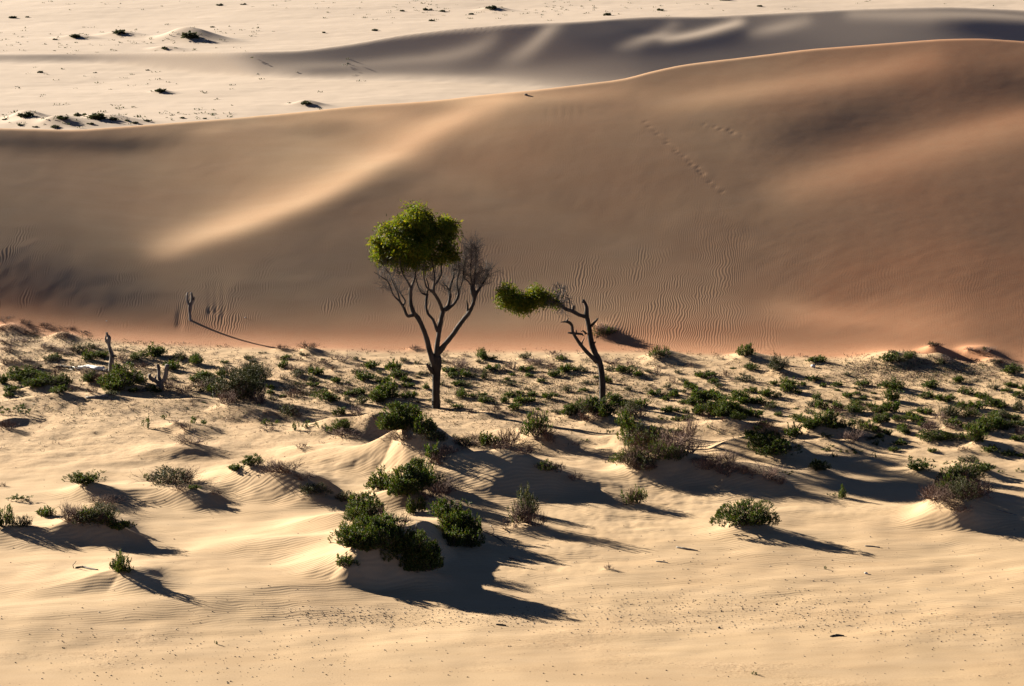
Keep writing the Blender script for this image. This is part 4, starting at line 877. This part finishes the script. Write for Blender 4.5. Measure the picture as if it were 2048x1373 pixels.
def tall_tree():
    T = Limbs(872, 816); T.ppm /= 1.12
    r = root('gum_tree', T.o, 'tall gum tree, green on the left half of its crown and dead on the right', 'tree')
    g = Geo(); tw = Geo()
    T.limb(g, [(872, 822, 8.6), (872, 800, 7.4), (872, 778, 7.1), (873, 750, 7.6), (874, 728, 8.6), (874, 712, 7.6)], 0, 0, 10, .07, 4)
    stub = Geo(); T.limb(stub, [(870, 746, 5.0), (863, 741, 4.2), (858, 735, 3.4), (853, 728, 1.6)], 0, -.25, 8, .15)
    T.limb(g, [(872, 738, 7.5), (866, 722, 6.2), (860, 704, 5.4), (853, 677, 4.8), (845, 655, 4.4), (836, 636, 4.4), (827, 627, 4.2)], 0, -.35)
    T.limb(g, [(830, 629, 3.8), (820, 632, 3.0), (814, 631, 2.7), (807, 615, 2.5), (800, 604, 2.2)], -.35, -.8)
    T.limb(g, [(801, 605, 2.0), (788, 592, 1.5), (783, 582, 1.3), (775, 563, 1.1), (758, 551, .7), (748, 545, .5)], -.8, -1.2, 6)
    T.limb(g, [(800, 604, 2.0), (796, 588, 1.6), (788, 570, 1.4), (779, 549, 1.1), (770, 537, .9), (762, 526, .6)], -.8, -.4, 6)
    T.limb(g, [(806, 613, 2.2), (810, 602, 1.6), (800, 586, 1.2), (792, 572, 1.0), (786, 556, .7)], -.8, -.2, 6)
    T.limb(g, [(829, 630, 4.2), (822, 611, 3.7), (821, 590, 3.4), (822, 574, 3.2)], -.35, -.5)
    T.limb(g, [(822, 576, 2.6), (813, 560, 2.0), (806, 548, 1.7), (801, 530, 1.4), (800, 505, 1.0)], -.5, -.9, 6)
    T.limb(g, [(822, 576, 2.4), (828, 562, 1.9), (831, 550, 1.6), (833, 530, 1.3), (838, 500, .9)], -.5, .2, 6)
    T.limb(g, [(874, 716, 6.2), (874, 692, 5.0), (877, 674, 4.4), (879, 655, 4.2), (883, 636, 4.2), (886, 619, 4.0)], 0, .2)
    T.limb(g, [(875, 664, 3.0), (866, 640, 2.6), (856, 628, 2.5), (852, 613, 2.4), (853, 598, 2.6), (854, 588, 3.0)], .1, .6)
    T.limb(g, [(853, 590, 2.0), (843, 586, 1.6), (836, 572, 1.3), (832, 556, 1.1), (832, 540, .8)], .6, .9, 6)
    T.limb(g, [(854, 588, 1.8), (857, 572, 1.4), (852, 556, 1.1), (848, 540, .8)], .6, .3, 6)
    T.limb(g, [(885, 622, 3.6), (880, 608, 3.2), (874, 596, 3.0), (867, 586, 3.0), (862, 581, 2.8)], .2, -.4)
    T.limb(g, [(864, 583, 2.4), (853, 575, 1.8), (849, 560, 1.4), (847, 541, 1.2), (848, 520, .9)], -.4, -.7, 6)
    T.limb(g, [(868, 588, 2.6), (869, 572, 2.0), (876, 562, 1.8), (883, 546, 1.5), (883, 528, 1.2), (888, 500, .8)], -.4, .0, 6)
    T.limb(g, [(866, 584, 2.2), (868, 566, 1.7), (869, 552, 1.4), (866, 533, 1.1), (862, 505, .8)], -.4, -.2, 6)
    T.limb(g, [(886, 620, 3.4), (896, 612, 3.0), (900, 594, 2.6), (900, 579, 2.2), (904, 562, 2.4)], .2, .5)
    T.limb(g, [(904, 563, 1.7), (908, 548, 1.2), (905, 530, .9)], .5, .8, 6)
    T.limb(g, [(898, 584, 1.8), (894, 574, 1.4), (889, 570, .9)], .5, .3, 6)
    T.limb(g, [(890, 622, 3.0), (904, 612, 2.6), (912, 602, 2.4), (917, 588, 2.0), (914, 572, 1.7), (915, 557, 1.4), (918, 540, 1.0), (914, 515, .7)], .2, .9, 6)
    T.limb(g, [(914, 600, 1.9), (918, 582, 1.5), (924, 566, 1.2), (927, 545, 1.0), (930, 518, .8), (929, 500, .5)], .9, .7, 6)
    T.limb(g, [(877, 706, 5.2), (889, 691, 4.6), (904, 672, 4.2), (917, 653, 4.0), (930, 636, 3.8), (940, 623, 3.6), (946, 609, 3.2), (949, 596, 3.6), (947, 586, 5.0), (945, 577, 4.6), (943, 569, 2.6)], 0, .3)
    T.limb(g, [(936, 626, 2.8), (935, 614, 2.0), (934, 600, .8)], .25, .1, 6)
    T.limb(g, [(950, 592, 3.2), (957, 580, 2.8), (963, 572, 2.0), (970, 560, 1.4), (978, 548, .8)], .3, .6, 6)
    T.limb(g, [(947, 580, 2.2), (949, 560, 1.7), (951, 536, 1.3), (952, 515, 1.0), (952, 494, .6)], .3, .2, 6)
    T.limb(g, [(944, 574, 2.0), (936, 563, 1.4), (928, 556, 1.2), (926, 540, .9), (931, 520, .6)], .3, .9, 6)
    T.limb(g, [(945, 572, 1.8), (942, 555, 1.4), (941, 535, 1.0), (944, 510, .6)], .3, -.3, 6)
    link('trunk', g.mesh('trunk', M_BARK, True), r); link('branch_stub', stub.mesh('branch_stub', M_BARK, True), r)
    # bare twigs
    ups = [(952, 500, .2), (952, 520, .2), (951, 540, .2), (950, 556, .25), (947, 572, .3), (941, 540, -.2), (944, 514, -.3), (928, 552, .8), (929, 525, .8), (970, 560, .6), (977, 549, .6), (963, 571, .5), (957, 578, .4), (930, 508, .7), (926, 562, .7), (918, 545, .9), (905, 540, .7), (906, 556, .6), (915, 565, .9), (912, 590, .8),
           (758, 551, -1.2), (775, 563, -1.1), (783, 581, -1), (796, 588, -.7), (779, 549, -.5), (770, 538, -.4), (788, 570, -.5), (806, 550, -.9), (800, 586, -.5), (846, 560, .4), (832, 560, .8), (852, 585, .6), (866, 560, -.2), (876, 562, -.1), (848, 545, -.7), (889, 570, .3), (900, 585, .5), (831, 556, -.2), (812, 560, -.8)]
    for (px, py, dp) in ups:
        right = px > 900
        for k in range(17 if px > 925 else (13 if px > 880 else 8)):
            d = unit(np.array([rng.normal() * .6 + (.15 if right else -.25), rng.normal() * .6, .75 if right else .3]))
            twig_tree(tw, T.pt(px + rng.normal() * 1.5, py + rng.normal() * 3, dp), d, rng.uniform(.35, .66), .0075, 2, .22, .10, 2, 4)
    link('dead_twigs', tw.mesh('dead_twigs', M_TREETWIG), r)
    cr = Geo()
    EL = [(762, 497, 29, 26, 0), (793, 462, 38, 34, -.2), (833, 449, 44, 33, 0), (826, 500, 48, 32, -.6), (835, 490, 45, 34, .7), (896, 463, 22, 28, .3), (896, 503, 25, 23, .2), (782, 508, 34, 18, .3), (852, 520, 32, 16, -.2), (860, 470, 30, 30, .2)]
    EL = [(826 + (a - 826) * .93, b, c * .94, d, e) for a, b, c, d, e in EL] + [(848, 533, 15, 9, 0), (800, 527, 13, 9, .3), (893, 524, 13, 9, .1), (770, 520, 10, 8, -.2)]
    crown_leaves(cr, T, EL, 2300, 16, .15, .04)
    link('crown', cr.mesh('crown', M_GUM), r)

def crown_leaves(cr, T, EL, ncl, per, ll, lw, depth=1.0):
    """leaf tufts gathered in many small boughs with gaps between them"""
    area = np.array([a[2] * a[3] for a in EL], float); area /= area.sum()
    nb = max(16, ncl // 12); boughs = []
    for i in range(nb):
        ex, ey, rx, ry, dd = EL[rng.choice(len(EL), p=area)]
        v = unit(rng.normal(size=3)) * rng.uniform(.25, 1.0) ** .5
        boughs.append((T.pt(ex + v[0] * rx * .82, ey - v[2] * ry * .82, 0) + np.array([0, dd + v[1] * rx / T.ppm * depth, 0]), rng.uniform(.16, .32) * max(.7, rx / 38) + .05, v))
    for i in range(ncl):
        c0, br, v = boughs[rng.integers(nb)]
        u = unit(rng.normal(size=3)) * rng.uniform(.1, 1) ** .5
        c = c0 + u * br * np.array([1.15, 1.15, .85])
        n = int(per * rng.uniform(.6, 1.4)); cl = rng.uniform(.06, .12)
        for k in range(n):
            p = c + rng.normal(size=3) * cl
            d = unit(rng.normal(size=3) * .7 + np.array([u[0] * .5, u[1] * .5, -.45 + .3 * u[2]]))
            cr.leaf(p, d, ll * rng.uniform(.7, 1.25), lw * rng.uniform(.8, 1.3))

def leaning_tree():
    T = Limbs(1205, 809); T.ppm /= 1.28
    r = root('gum_tree', T.o, 'bent dead-looking tree leaning left, with one tuft of green at the tip of its bough', 'tree')
    g = Geo(); tw = Geo()
    T.limb(g, [(1205, 816, 7.0), (1205, 800, 5.2), (1205, 775, 4.9), (1203, 745, 4.8), (1197, 720, 4.8), (1188, 702, 4.7), (1182, 682, 4.3), (1179, 661, 4.0), (1177, 649, 3.8), (1173, 630, 3.5), (1173, 614, 2.8), (1169, 605, 2.2)], 0, .3, 10, .1)
    T.limb(g, [(1170, 603, 2.2), (1166, 604, 2.4), (1167, 600, 1.6)], .3, .2, 6)
    T.limb(g, [(1183, 652, 2.6), (1188, 646, 2.0), (1193, 641, 1.6), (1196, 637, 1.0)], .25, .0, 6)
    T.limb(g, [(1184, 692, 2.4), (1189, 686, 1.4), (1191, 684, .7)], .2, .0, 6)
    bough = [(1173, 634, 3.2), (1158, 630, 3.0), (1145, 623, 3.0), (1130, 618, 2.9), (1120, 609, 2.9), (1110, 602, 2.6), (1091, 598, 2.0), (1067, 596, 1.6), (1036, 593, 1.1), (1015, 590, .7)]
    T.limb(g, bough, .25, -.5, 8, .12)
    T.limb(g, [(1146, 622, 2.4), (1147, 615, 2.6), (1148, 611, 1.4)], .1, .1, 6); T.limb(g, [(1142, 620, 1.0), (1138, 600, .8), (1131, 582, .5)], .0, .2, 5)
    T.limb(g, [(1112, 603, 1.2), (1118, 588, 1.0), (1121, 577, .8), (1114, 565, .5)], -.2, .3, 5); T.limb(g, [(1118, 606, 1.2), (1127, 590, .8), (1128, 570, .5)], -.1, -.3, 5)
    T.limb(g, [(1194, 724, 4.2), (1183, 714, 3.4), (1166, 696, 3.0), (1152, 676, 2.6), (1145, 662, 2.4), (1144, 652, 2.2), (1138, 645, 2.4), (1129, 644, 1.4), (1122, 645, .6)], 0, -.5)
    T.limb(g, [(1136, 666, 1.2), (1146, 667, 2.0), (1156, 668, 1.8), (1164, 669, 1.6), (1167, 672, .8)], -.4, -.1, 6); T.limb(g, [(1153, 668, 1.4), (1153, 660, .7)], -.3, -.3, 5)
    T.limb(g, [(1163, 692, 1.6), (1165, 684, 1.2), (1169, 677, .6)], -.2, -.1, 5); T.limb(g, [(1133, 644, 1.8), (1136, 639, 1.2), (1137, 636, .6)], -.5, -.4, 5); T.limb(g, [(1172, 668, 2.0), (1166, 662, 1.2), (1163, 664, .7)], .2, .0, 5)
    link('trunk', g.mesh('trunk', M_BARK, True), r)
    for (px, py, dp) in [(1114, 604, -.2), (1108, 601, -.2), (1102, 600, -.3), (1096, 598, -.3), (1090, 598, -.3), (1084, 597, -.3), (1120, 608, -.1), (1128, 616, 0), (1118, 590, .1), (1121, 580, .2), (1137, 598, .1), (1127, 590, -.3)]:
        low = py > 594
        for k in range(18 if low else 6):
            d = unit(np.array([rng.normal() * .6 - (.35 if low else 0), rng.normal() * .5, rng.uniform(-.9, .9) if low else .8]))
            twig_tree(tw, T.pt(px, py, dp), d, rng.uniform(.26, .45), .0085, 2, .25, .0, 2, 3)
    link('dead_twigs', tw.mesh('dead_twigs', M_TREETWIG), r)
    cr = Geo()
    crown_leaves(cr, T, [(1013, 590, 16, 22, -.4), (1030, 590, 20, 22, -.4), (1046, 604, 20, 15, -.4), (1052, 590, 15, 13, -.2), (1070, 583, 17, 9, -.3), (1086, 589, 13, 8, -.3), (1068, 597, 18, 15, -.4), (1028, 608, 18, 12, -.3), (1090, 594, 13, 12, -.2), (1102, 600, 10, 9, -.2)], 700, 16, .12, .036)
    link('crown', cr.mesh('crown', M_GUM), r)

def stumps():
    T = Limbs(222, 752); T.ppm /= 1.25; g = Geo(); sp = Geo()
    r = root('dead_tree', T.o, 'tall dead snag, pale trunk topped by a dark split hook', 'dead tree')
    T.limb(g, [(221, 758, 5.4), (222, 740, 4.6), (223, 725, 4.2), (224, 710, 3.4), (221, 703, 3.2), (218, 692, 2.6), (217, 684, 3.6), (218, 676, 3.4), (215, 671, 2.0), (213, 665, 1.6)], 0, .1, 9, .12)
    T.limb(g, [(215, 687, 2.0), (211, 680, 1.6), (212, 672, 1.2)], .1, .0, 6)
    link('trunk', g.mesh('trunk', M_GREY, True), r)
    T.limb(sp, [(224, 716, 2.4), (229, 712, 1.8), (233, 714, 1.2)], 0, -.1, 6); link('branch_stub', sp.mesh('branch_stub', M_DARKWOOD, True), r)
    T = Limbs(322, 782); T.ppm /= 1.25; g = Geo(); b = Geo(); c = Geo()
    r = root('dead_tree', T.o, 'short weathered stump forking into two blunt prongs', 'stump')
    T.limb(g, [(322, 790, 5.2), (322, 776, 4.2), (322, 766, 4.4), (321, 760, 3.6)], 0, 0, 9, .12); link('trunk', g.mesh('trunk', M_GREY, True), r)
    T.limb(b, [(322, 766, 3.4), (318, 755, 3.0), (318, 744, 2.8), (317, 736, 3.0), (315, 729, 2.4)], 0, .1, 8, .15); link('prong', b.mesh('prong', M_GREY, True), r)
    b = Geo(); T.limb(b, [(322, 766, 3.6), (328, 760, 3.4), (332, 748, 3.6), (333, 738, 3.4), (335, 730, 3.6)], 0, -.1, 8, .12); link('prong', b.mesh('prong', M_GREY, True), r)
    T.limb(c, [(320, 772, 2.4), (312, 763, 3.0), (305, 759, 3.2), (300, 755, 2.6), (299, 749, 2.2)], 0, -.2, 7, .25); T.limb(c, [(309, 762, 2.2), (311, 756, 1.8), (312, 752, 1.0)], -.1, -.2, 6); link('broken_root', c.mesh('broken_root', M_GREY, True), r)
    T = Limbs(381, 641); T.ppm /= 1.2; g = Geo()
    r = root('dead_tree', T.o, 'slim dead stump on the dune, its top split into a narrow fork', 'stump')
    T.limb(g, [(381, 645, 2.8), (380, 632, 2.2), (379, 620, 2.2), (379, 610, 2.6)], 0, 0, 8, .1); link('trunk', g.mesh('trunk', M_GREY, True), r)
    for pts in ([(379, 612, 2.2), (375, 603, 2.0), (374, 594, 1.9), (375, 585, 1.3)], [(379, 612, 2.4), (383, 604, 2.4), (384, 594, 2.4), (382, 585, 1.6)]):
        b = Geo(); T.limb(b, pts, 0, 0, 8, .1); link('prong', b.mesh('prong', M_GREY, True), r)
    b = Geo(); T.limb(b, [(383, 603, 1.3), (387, 599, 1.2), (389, 594, .8)], 0, -.1, 6); link('branch_stub', b.mesh('branch_stub', M_GREY, True), r)

def lying(name, pts, mat, label, cat, lift=.6, sides=7, wob=.18, extra=(), emat=None):
    """a piece of wood lying on the sand; pts in photo pixels with radius in pixels"""
    p = catmull(np.array(pts, float), 4); x, y = hit_fine(p[:, 0], p[:, 1]); z = terrain(x, y, False)
    ppm = FPX / (y * CP - (z - CAM_Z) * SP); o = np.array([x[0], y[0], z[0]])
    P = np.stack([x, y, z + p[:, 2] / ppm * lift], 1) - o
    g = Geo(); g.tube(P, np.maximum(.010, p[:, 2] / ppm), sides, 0, True, wob)
    ob = link(name, g.mesh(name, mat, True), None, tuple(o)); tag(ob, label, cat)
    for (nm, q) in extra:
        q = np.array(q, float); x2, y2 = hit_fine(q[:, 0], q[:, 1] + q[:, 3]); z2 = terrain(x2, y2, False) + q[:, 3] / ppm[0]
        e = Geo(); e.tube(np.stack([x2, y2, z2], 1) - o, np.maximum(.008, q[:, 2] / ppm[0]), 6, 0, True, .1); link(nm, e.mesh(nm, emat or mat, True), ob)
    return ob
def driftwood():
    lying('fallen_log', [(208, 742, 4.6), (195, 741, 5.0), (184, 739, 4.6), (174, 737, 4.2), (166, 737, 3.0), (156, 736, 2.2)], M_WHITE, 'bleached white log lying beside the tall dead snag', 'log', .7, 9, .12,
          [('branch', [(190, 740, 2.4, 2), (178, 737, 2.4, 5), (170, 734, 2.6, 8)]), ('branch', [(162, 737, 1.8, 1), (152, 737, 1.6, 2), (146, 734, 1.0, 3)])])
    lying('fallen_log', [(208, 743, 3.6), (213, 744, 4.0), (218, 746, 3.2)], M_DARKWOOD, 'short dark log end between the white log and the snag', 'log')
    lying('branch_pile', [(146, 739, 2.6), (134, 737, 2.8), (122, 735, 2.6), (112, 736, 1.6)], M_DARKWOOD, 'dark tangled branch lying left of the white log', 'branch', 1.0, 6, .35, [('branch', [(128, 737, 1.4, 0), (124, 733, 1.2, 5), (121, 729, .8, 8)]), ('branch', [(140, 739, 1.4, 0), (150, 741, 1.0, 2)])])
    lying('driftwood', [(151, 1137, 1.6), (166, 1136, 2.2), (178, 1139, 2.0), (196, 1141, 1.2)], M_DARKWOOD, 'thin driftwood stick with an upright twig near the sharp left drift', 'driftwood', 1.0, 6, .2, [('twig', [(147, 1137, 1.0, 0), (146, 1130, .8, 8), (150, 1126, .7, 16), (153, 1122, .5, 20)]), ('twig', [(168, 1136, 1.2, 0), (164, 1132, .9, 5)])])
    lying('driftwood', [(1353, 1096, 1.6), (1368, 1099, 2.0), (1384, 1101, 1.6), (1396, 1103, 1.0)], M_GREY, 'flat weathered driftwood stick on the open sand below the rounded bush', 'driftwood', .9)
    lying('driftwood', [(1312, 1124, 1.4), (1326, 1125, 1.6), (1336, 1127, 1.0)], M_GREY, 'small grey stick just below the flat weathered stick', 'driftwood')
    lying('driftwood', [(1660, 1274, 1.4), (1674, 1272, 2.2), (1688, 1273, 1.6)], M_DARKWOOD, 'dark stick on the smooth sand near the bottom of the view', 'driftwood')
    lying('driftwood', [(1730, 1093, 1.4), (1745, 1094, 1.4), (1760, 1096, 1.2)], M_GREY, 'thin grey stick on open sand right of the rounded bush', 'driftwood')
    lying('driftwood', [(992, 1250, 1.6), (1003, 1251, 1.8), (1012, 1252, 1.2)], M_DARKWOOD, 'short dark stick on the pebbly sand below the tallest drift', 'driftwood')
    lying('driftwood', [(1992, 1020, .9), (2004, 1023, 1.0), (2018, 1027, .9), (2034, 1031, .6)], M_GREY, 'thin grey stick lying in the shade of the brown bush drift', 'driftwood')
    lying('driftwood', [(962, 1062, .9), (985, 1071, .9), (1003, 1082, .8), (1012, 1090, .6)], M_GREY, 'long thin grey branch in the shadow right of the tallest drift', 'driftwood', 1.0, 6, .1, [('branch', [(980, 1070, .8, 0), (988, 1066, .8, 8), (987, 1058, .7, 14), (980, 1050, .6, 16)])])
    lying('driftwood', [(1018, 1117, 1.2), (1028, 1119, 1.3), (1042, 1124, 1.0)], M_GREY, 'bent grey twig in the shadow streak right of the tallest drift', 'driftwood', 1.0, 6, .1, [('branch', [(1020, 1117, 1.0, 0), (1024, 1114, .8, 6), (1028, 1115, .7, 4)])])
    lying('driftwood', [(172, 797, 2.4), (196, 796, 3.2), (215, 792, 3.2), (226, 784, 2.0)], M_GREY, 'curved grey log half buried at the drift edge below the snag', 'log', .5, 8, .15)
    lying('driftwood', [(275, 785, 2.0), (300, 782, 2.6), (325, 784, 2.0)], M_GREY, 'grey log lying behind the forked stump foot', 'log', .6, 8, .15)
    lying('driftwood', [(826, 1062, .6), (832, 1055, .6), (833, 1046, .5)], M_GREY, 'thin curved twig between the bushes of the tallest drift', 'driftwood', 3.0, 6, .1)
    for (px, py, rr, lab) in [(897, 741, 5.5, 'white rounded stone beside the trunk of the tall tree'), (1732, 1148, 3.0, 'small white stone alone on the open sand'), (1626, 735, 5.0, 'pale stone lump against the shrub at the dune foot'), (1553, 1210, 2.6, 'dark little stone on the pebbly sand'), (1438, 1257, 2.8, 'larger dark stone on the smooth sand near the bottom'), (1052, 191, 3.0, 'tiny dark stone near the crest of the big dune'),
                               (213, 643, 1.4, 'tiny pale stone on the dark left dune face'), (490, 636, 1.5, 'tiny white stone on the dune right of the split stump')]:
        x, y = hit_fine(px, py); z = terrain(x, y, False); ppm = FPX / (y[0] * CP - (z[0] - CAM_Z) * SP); g = Geo(); rock(g, np.zeros(3), rr / ppm, 10)
        ob = link('stone', g.mesh('stone', M_PEB if 'dark' in lab.split(' on ')[0] else M_ROCK, True), None, (float(x[0]), float(y[0]), float(z[0]) + rr / ppm * .45)); tag(ob, lab, 'stone')
def rock(g, c, r, seg=6):
    n = seg; V = []; F = []
    ks = 4
    off = rng.uniform(.75, 1.2, (ks + 1, n))
    for i in range(ks + 1):
        ph = -math.pi / 2 + math.pi * i / ks
        for k in range(n):
            th = 2 * math.pi * k / n; q = r * off[i, k] if 0 < i < ks else r * .9
            V.append((c[0] + q * math.cos(ph) * math.cos(th) * 1.15, c[1] + q * math.cos(ph) * math.sin(th), c[2] + q * math.sin(ph) * .75))
    for i in range(ks):
        for k in range(n): F.append((i * n + k, i * n + (k + 1) % n, (i + 1) * n + (k + 1) % n, (i + 1) * n + k))
    g.add(V, F)

# ------------------------------------------------------------------ uncountable ground cover
def scatter(n, f):
    """n random spots in photo pixel boxes f = [(x0,x1,y0,y1,weight)]"""
    w = np.array([b[4] for b in f], float); w /= w.sum(); k = rng.choice(len(f), n, p=w); B = np.array([b[:4] for b in f], float)[k]
    px = rng.uniform(B[:, 0], B[:, 1]); py = rng.uniform(B[:, 2], B[:, 3])
    return px + rng.normal(size=n) * 45, np.clip(py + rng.normal(size=n) * .16 * (B[:, 3] - B[:, 2]), 1, 1385)
def ground_cover():
    px, py = scatter(5200, [(0, 2048, 1200, 1373, 3), (600, 1120, 1218, 1252, 4), (1150, 1750, 1190, 1262, 5), (1050, 2048, 1080, 1200, 2.2), (100, 700, 1270, 1360, 1.2), (0, 600, 880, 1200, .6), (1750, 2048, 1215, 1290, 1)])
    x, y = hit(px, py); z = terrain(x, y, False)
    g, g2 = Geo(), Geo()
    for i in range(len(x)):
        r = .007 + .017 * rng.uniform() ** 3.2
        rock(g if rng.uniform() < .55 else g2, np.array([x[i], y[i], z[i] + r * .3]), r, 5)
    for gg, mt, nm, lb in ((g, M_PEB, 'pebbles', 'dark pebbles strewn over the near sand'), (g2, M_BEIGE, 'shell_grit', 'pale shell grit and pebbles strewn over the near sand')):
        o = link(nm, gg.mesh(nm, mt)); tag(o, lb, 'pebbles', None, 'stuff')
    px, py = scatter(15000, [(0, 2048, 700, 850, 5), (0, 400, 670, 760, 1.6), (900, 1300, 735, 830, 2), (560, 800, 760, 800, .8), (1680, 2000, 725, 775, 1.4)])
    x, y = hit(px, py); z = terrain(x, y, False); k = y < D1.foot(x) + .4; x, y, z = x[k], y[k], z[k]
    a, b = Geo(), Geo()
    for i in range(len(x)):
        s = rng.uniform(.03, .15); gg = a if rng.uniform() < .55 else b
        for j in range(rng.integers(4, 10)):
            d = unit(rng.normal(size=3) + np.array([0, 0, .7])); gg.leaf(np.array([x[i] + rng.normal() * s * .6, y[i] + rng.normal() * s * .6, z[i] - .01]), d, s * rng.uniform(.6, 1.2), .022)
    o = link('plant_litter', a.mesh('plant_litter', M_TWIG)); tag(o, 'dry brown twigs and leaf litter between the shrubs', 'plant litter', None, 'stuff')
    o = link('ground_cover', b.mesh('ground_cover', M_OLIVE)); tag(o, 'tiny creeping olive plants between the shrubs', 'ground cover', None, 'stuff')
    px, py = scatter(420, [(0, 420, 60, 105, 2), (380, 560, 50, 70, .5), (700, 1300, 5, 40, 2), (0, 500, 222, 255, 1.5), (0, 2048, 0, 20, 1), (0, 700, 130, 215, .8)])
    x, y = hit(px, py); z = terrain(x, y, False); k = (y > 200) & (z < 3.5); x, y, z = x[k], y[k], z[k]
    a = Geo()
    for i in range(len(x)):
        s = rng.uniform(.08, .22)
        for j in range(7):
            d = unit(rng.normal(size=3) + np.array([0, 0, .5])); a.leaf(np.array([x[i] + rng.normal() * s, y[i] + rng.normal() * s, z[i]]), d, s, .09)
    o = link('far_scrub', a.mesh('far_scrub', M_FAR)); tag(o, 'thin specks of scrub scattered over the far plain', 'scrub', None, 'stuff')


# ------------------------------------------------------------------ build
camera_and_light()
build_terrain(sand_material())
sh = place_shrubs(); label_shrubs(sh)
tall_tree(); leaning_tree(); stumps(); driftwood(); ground_cover()
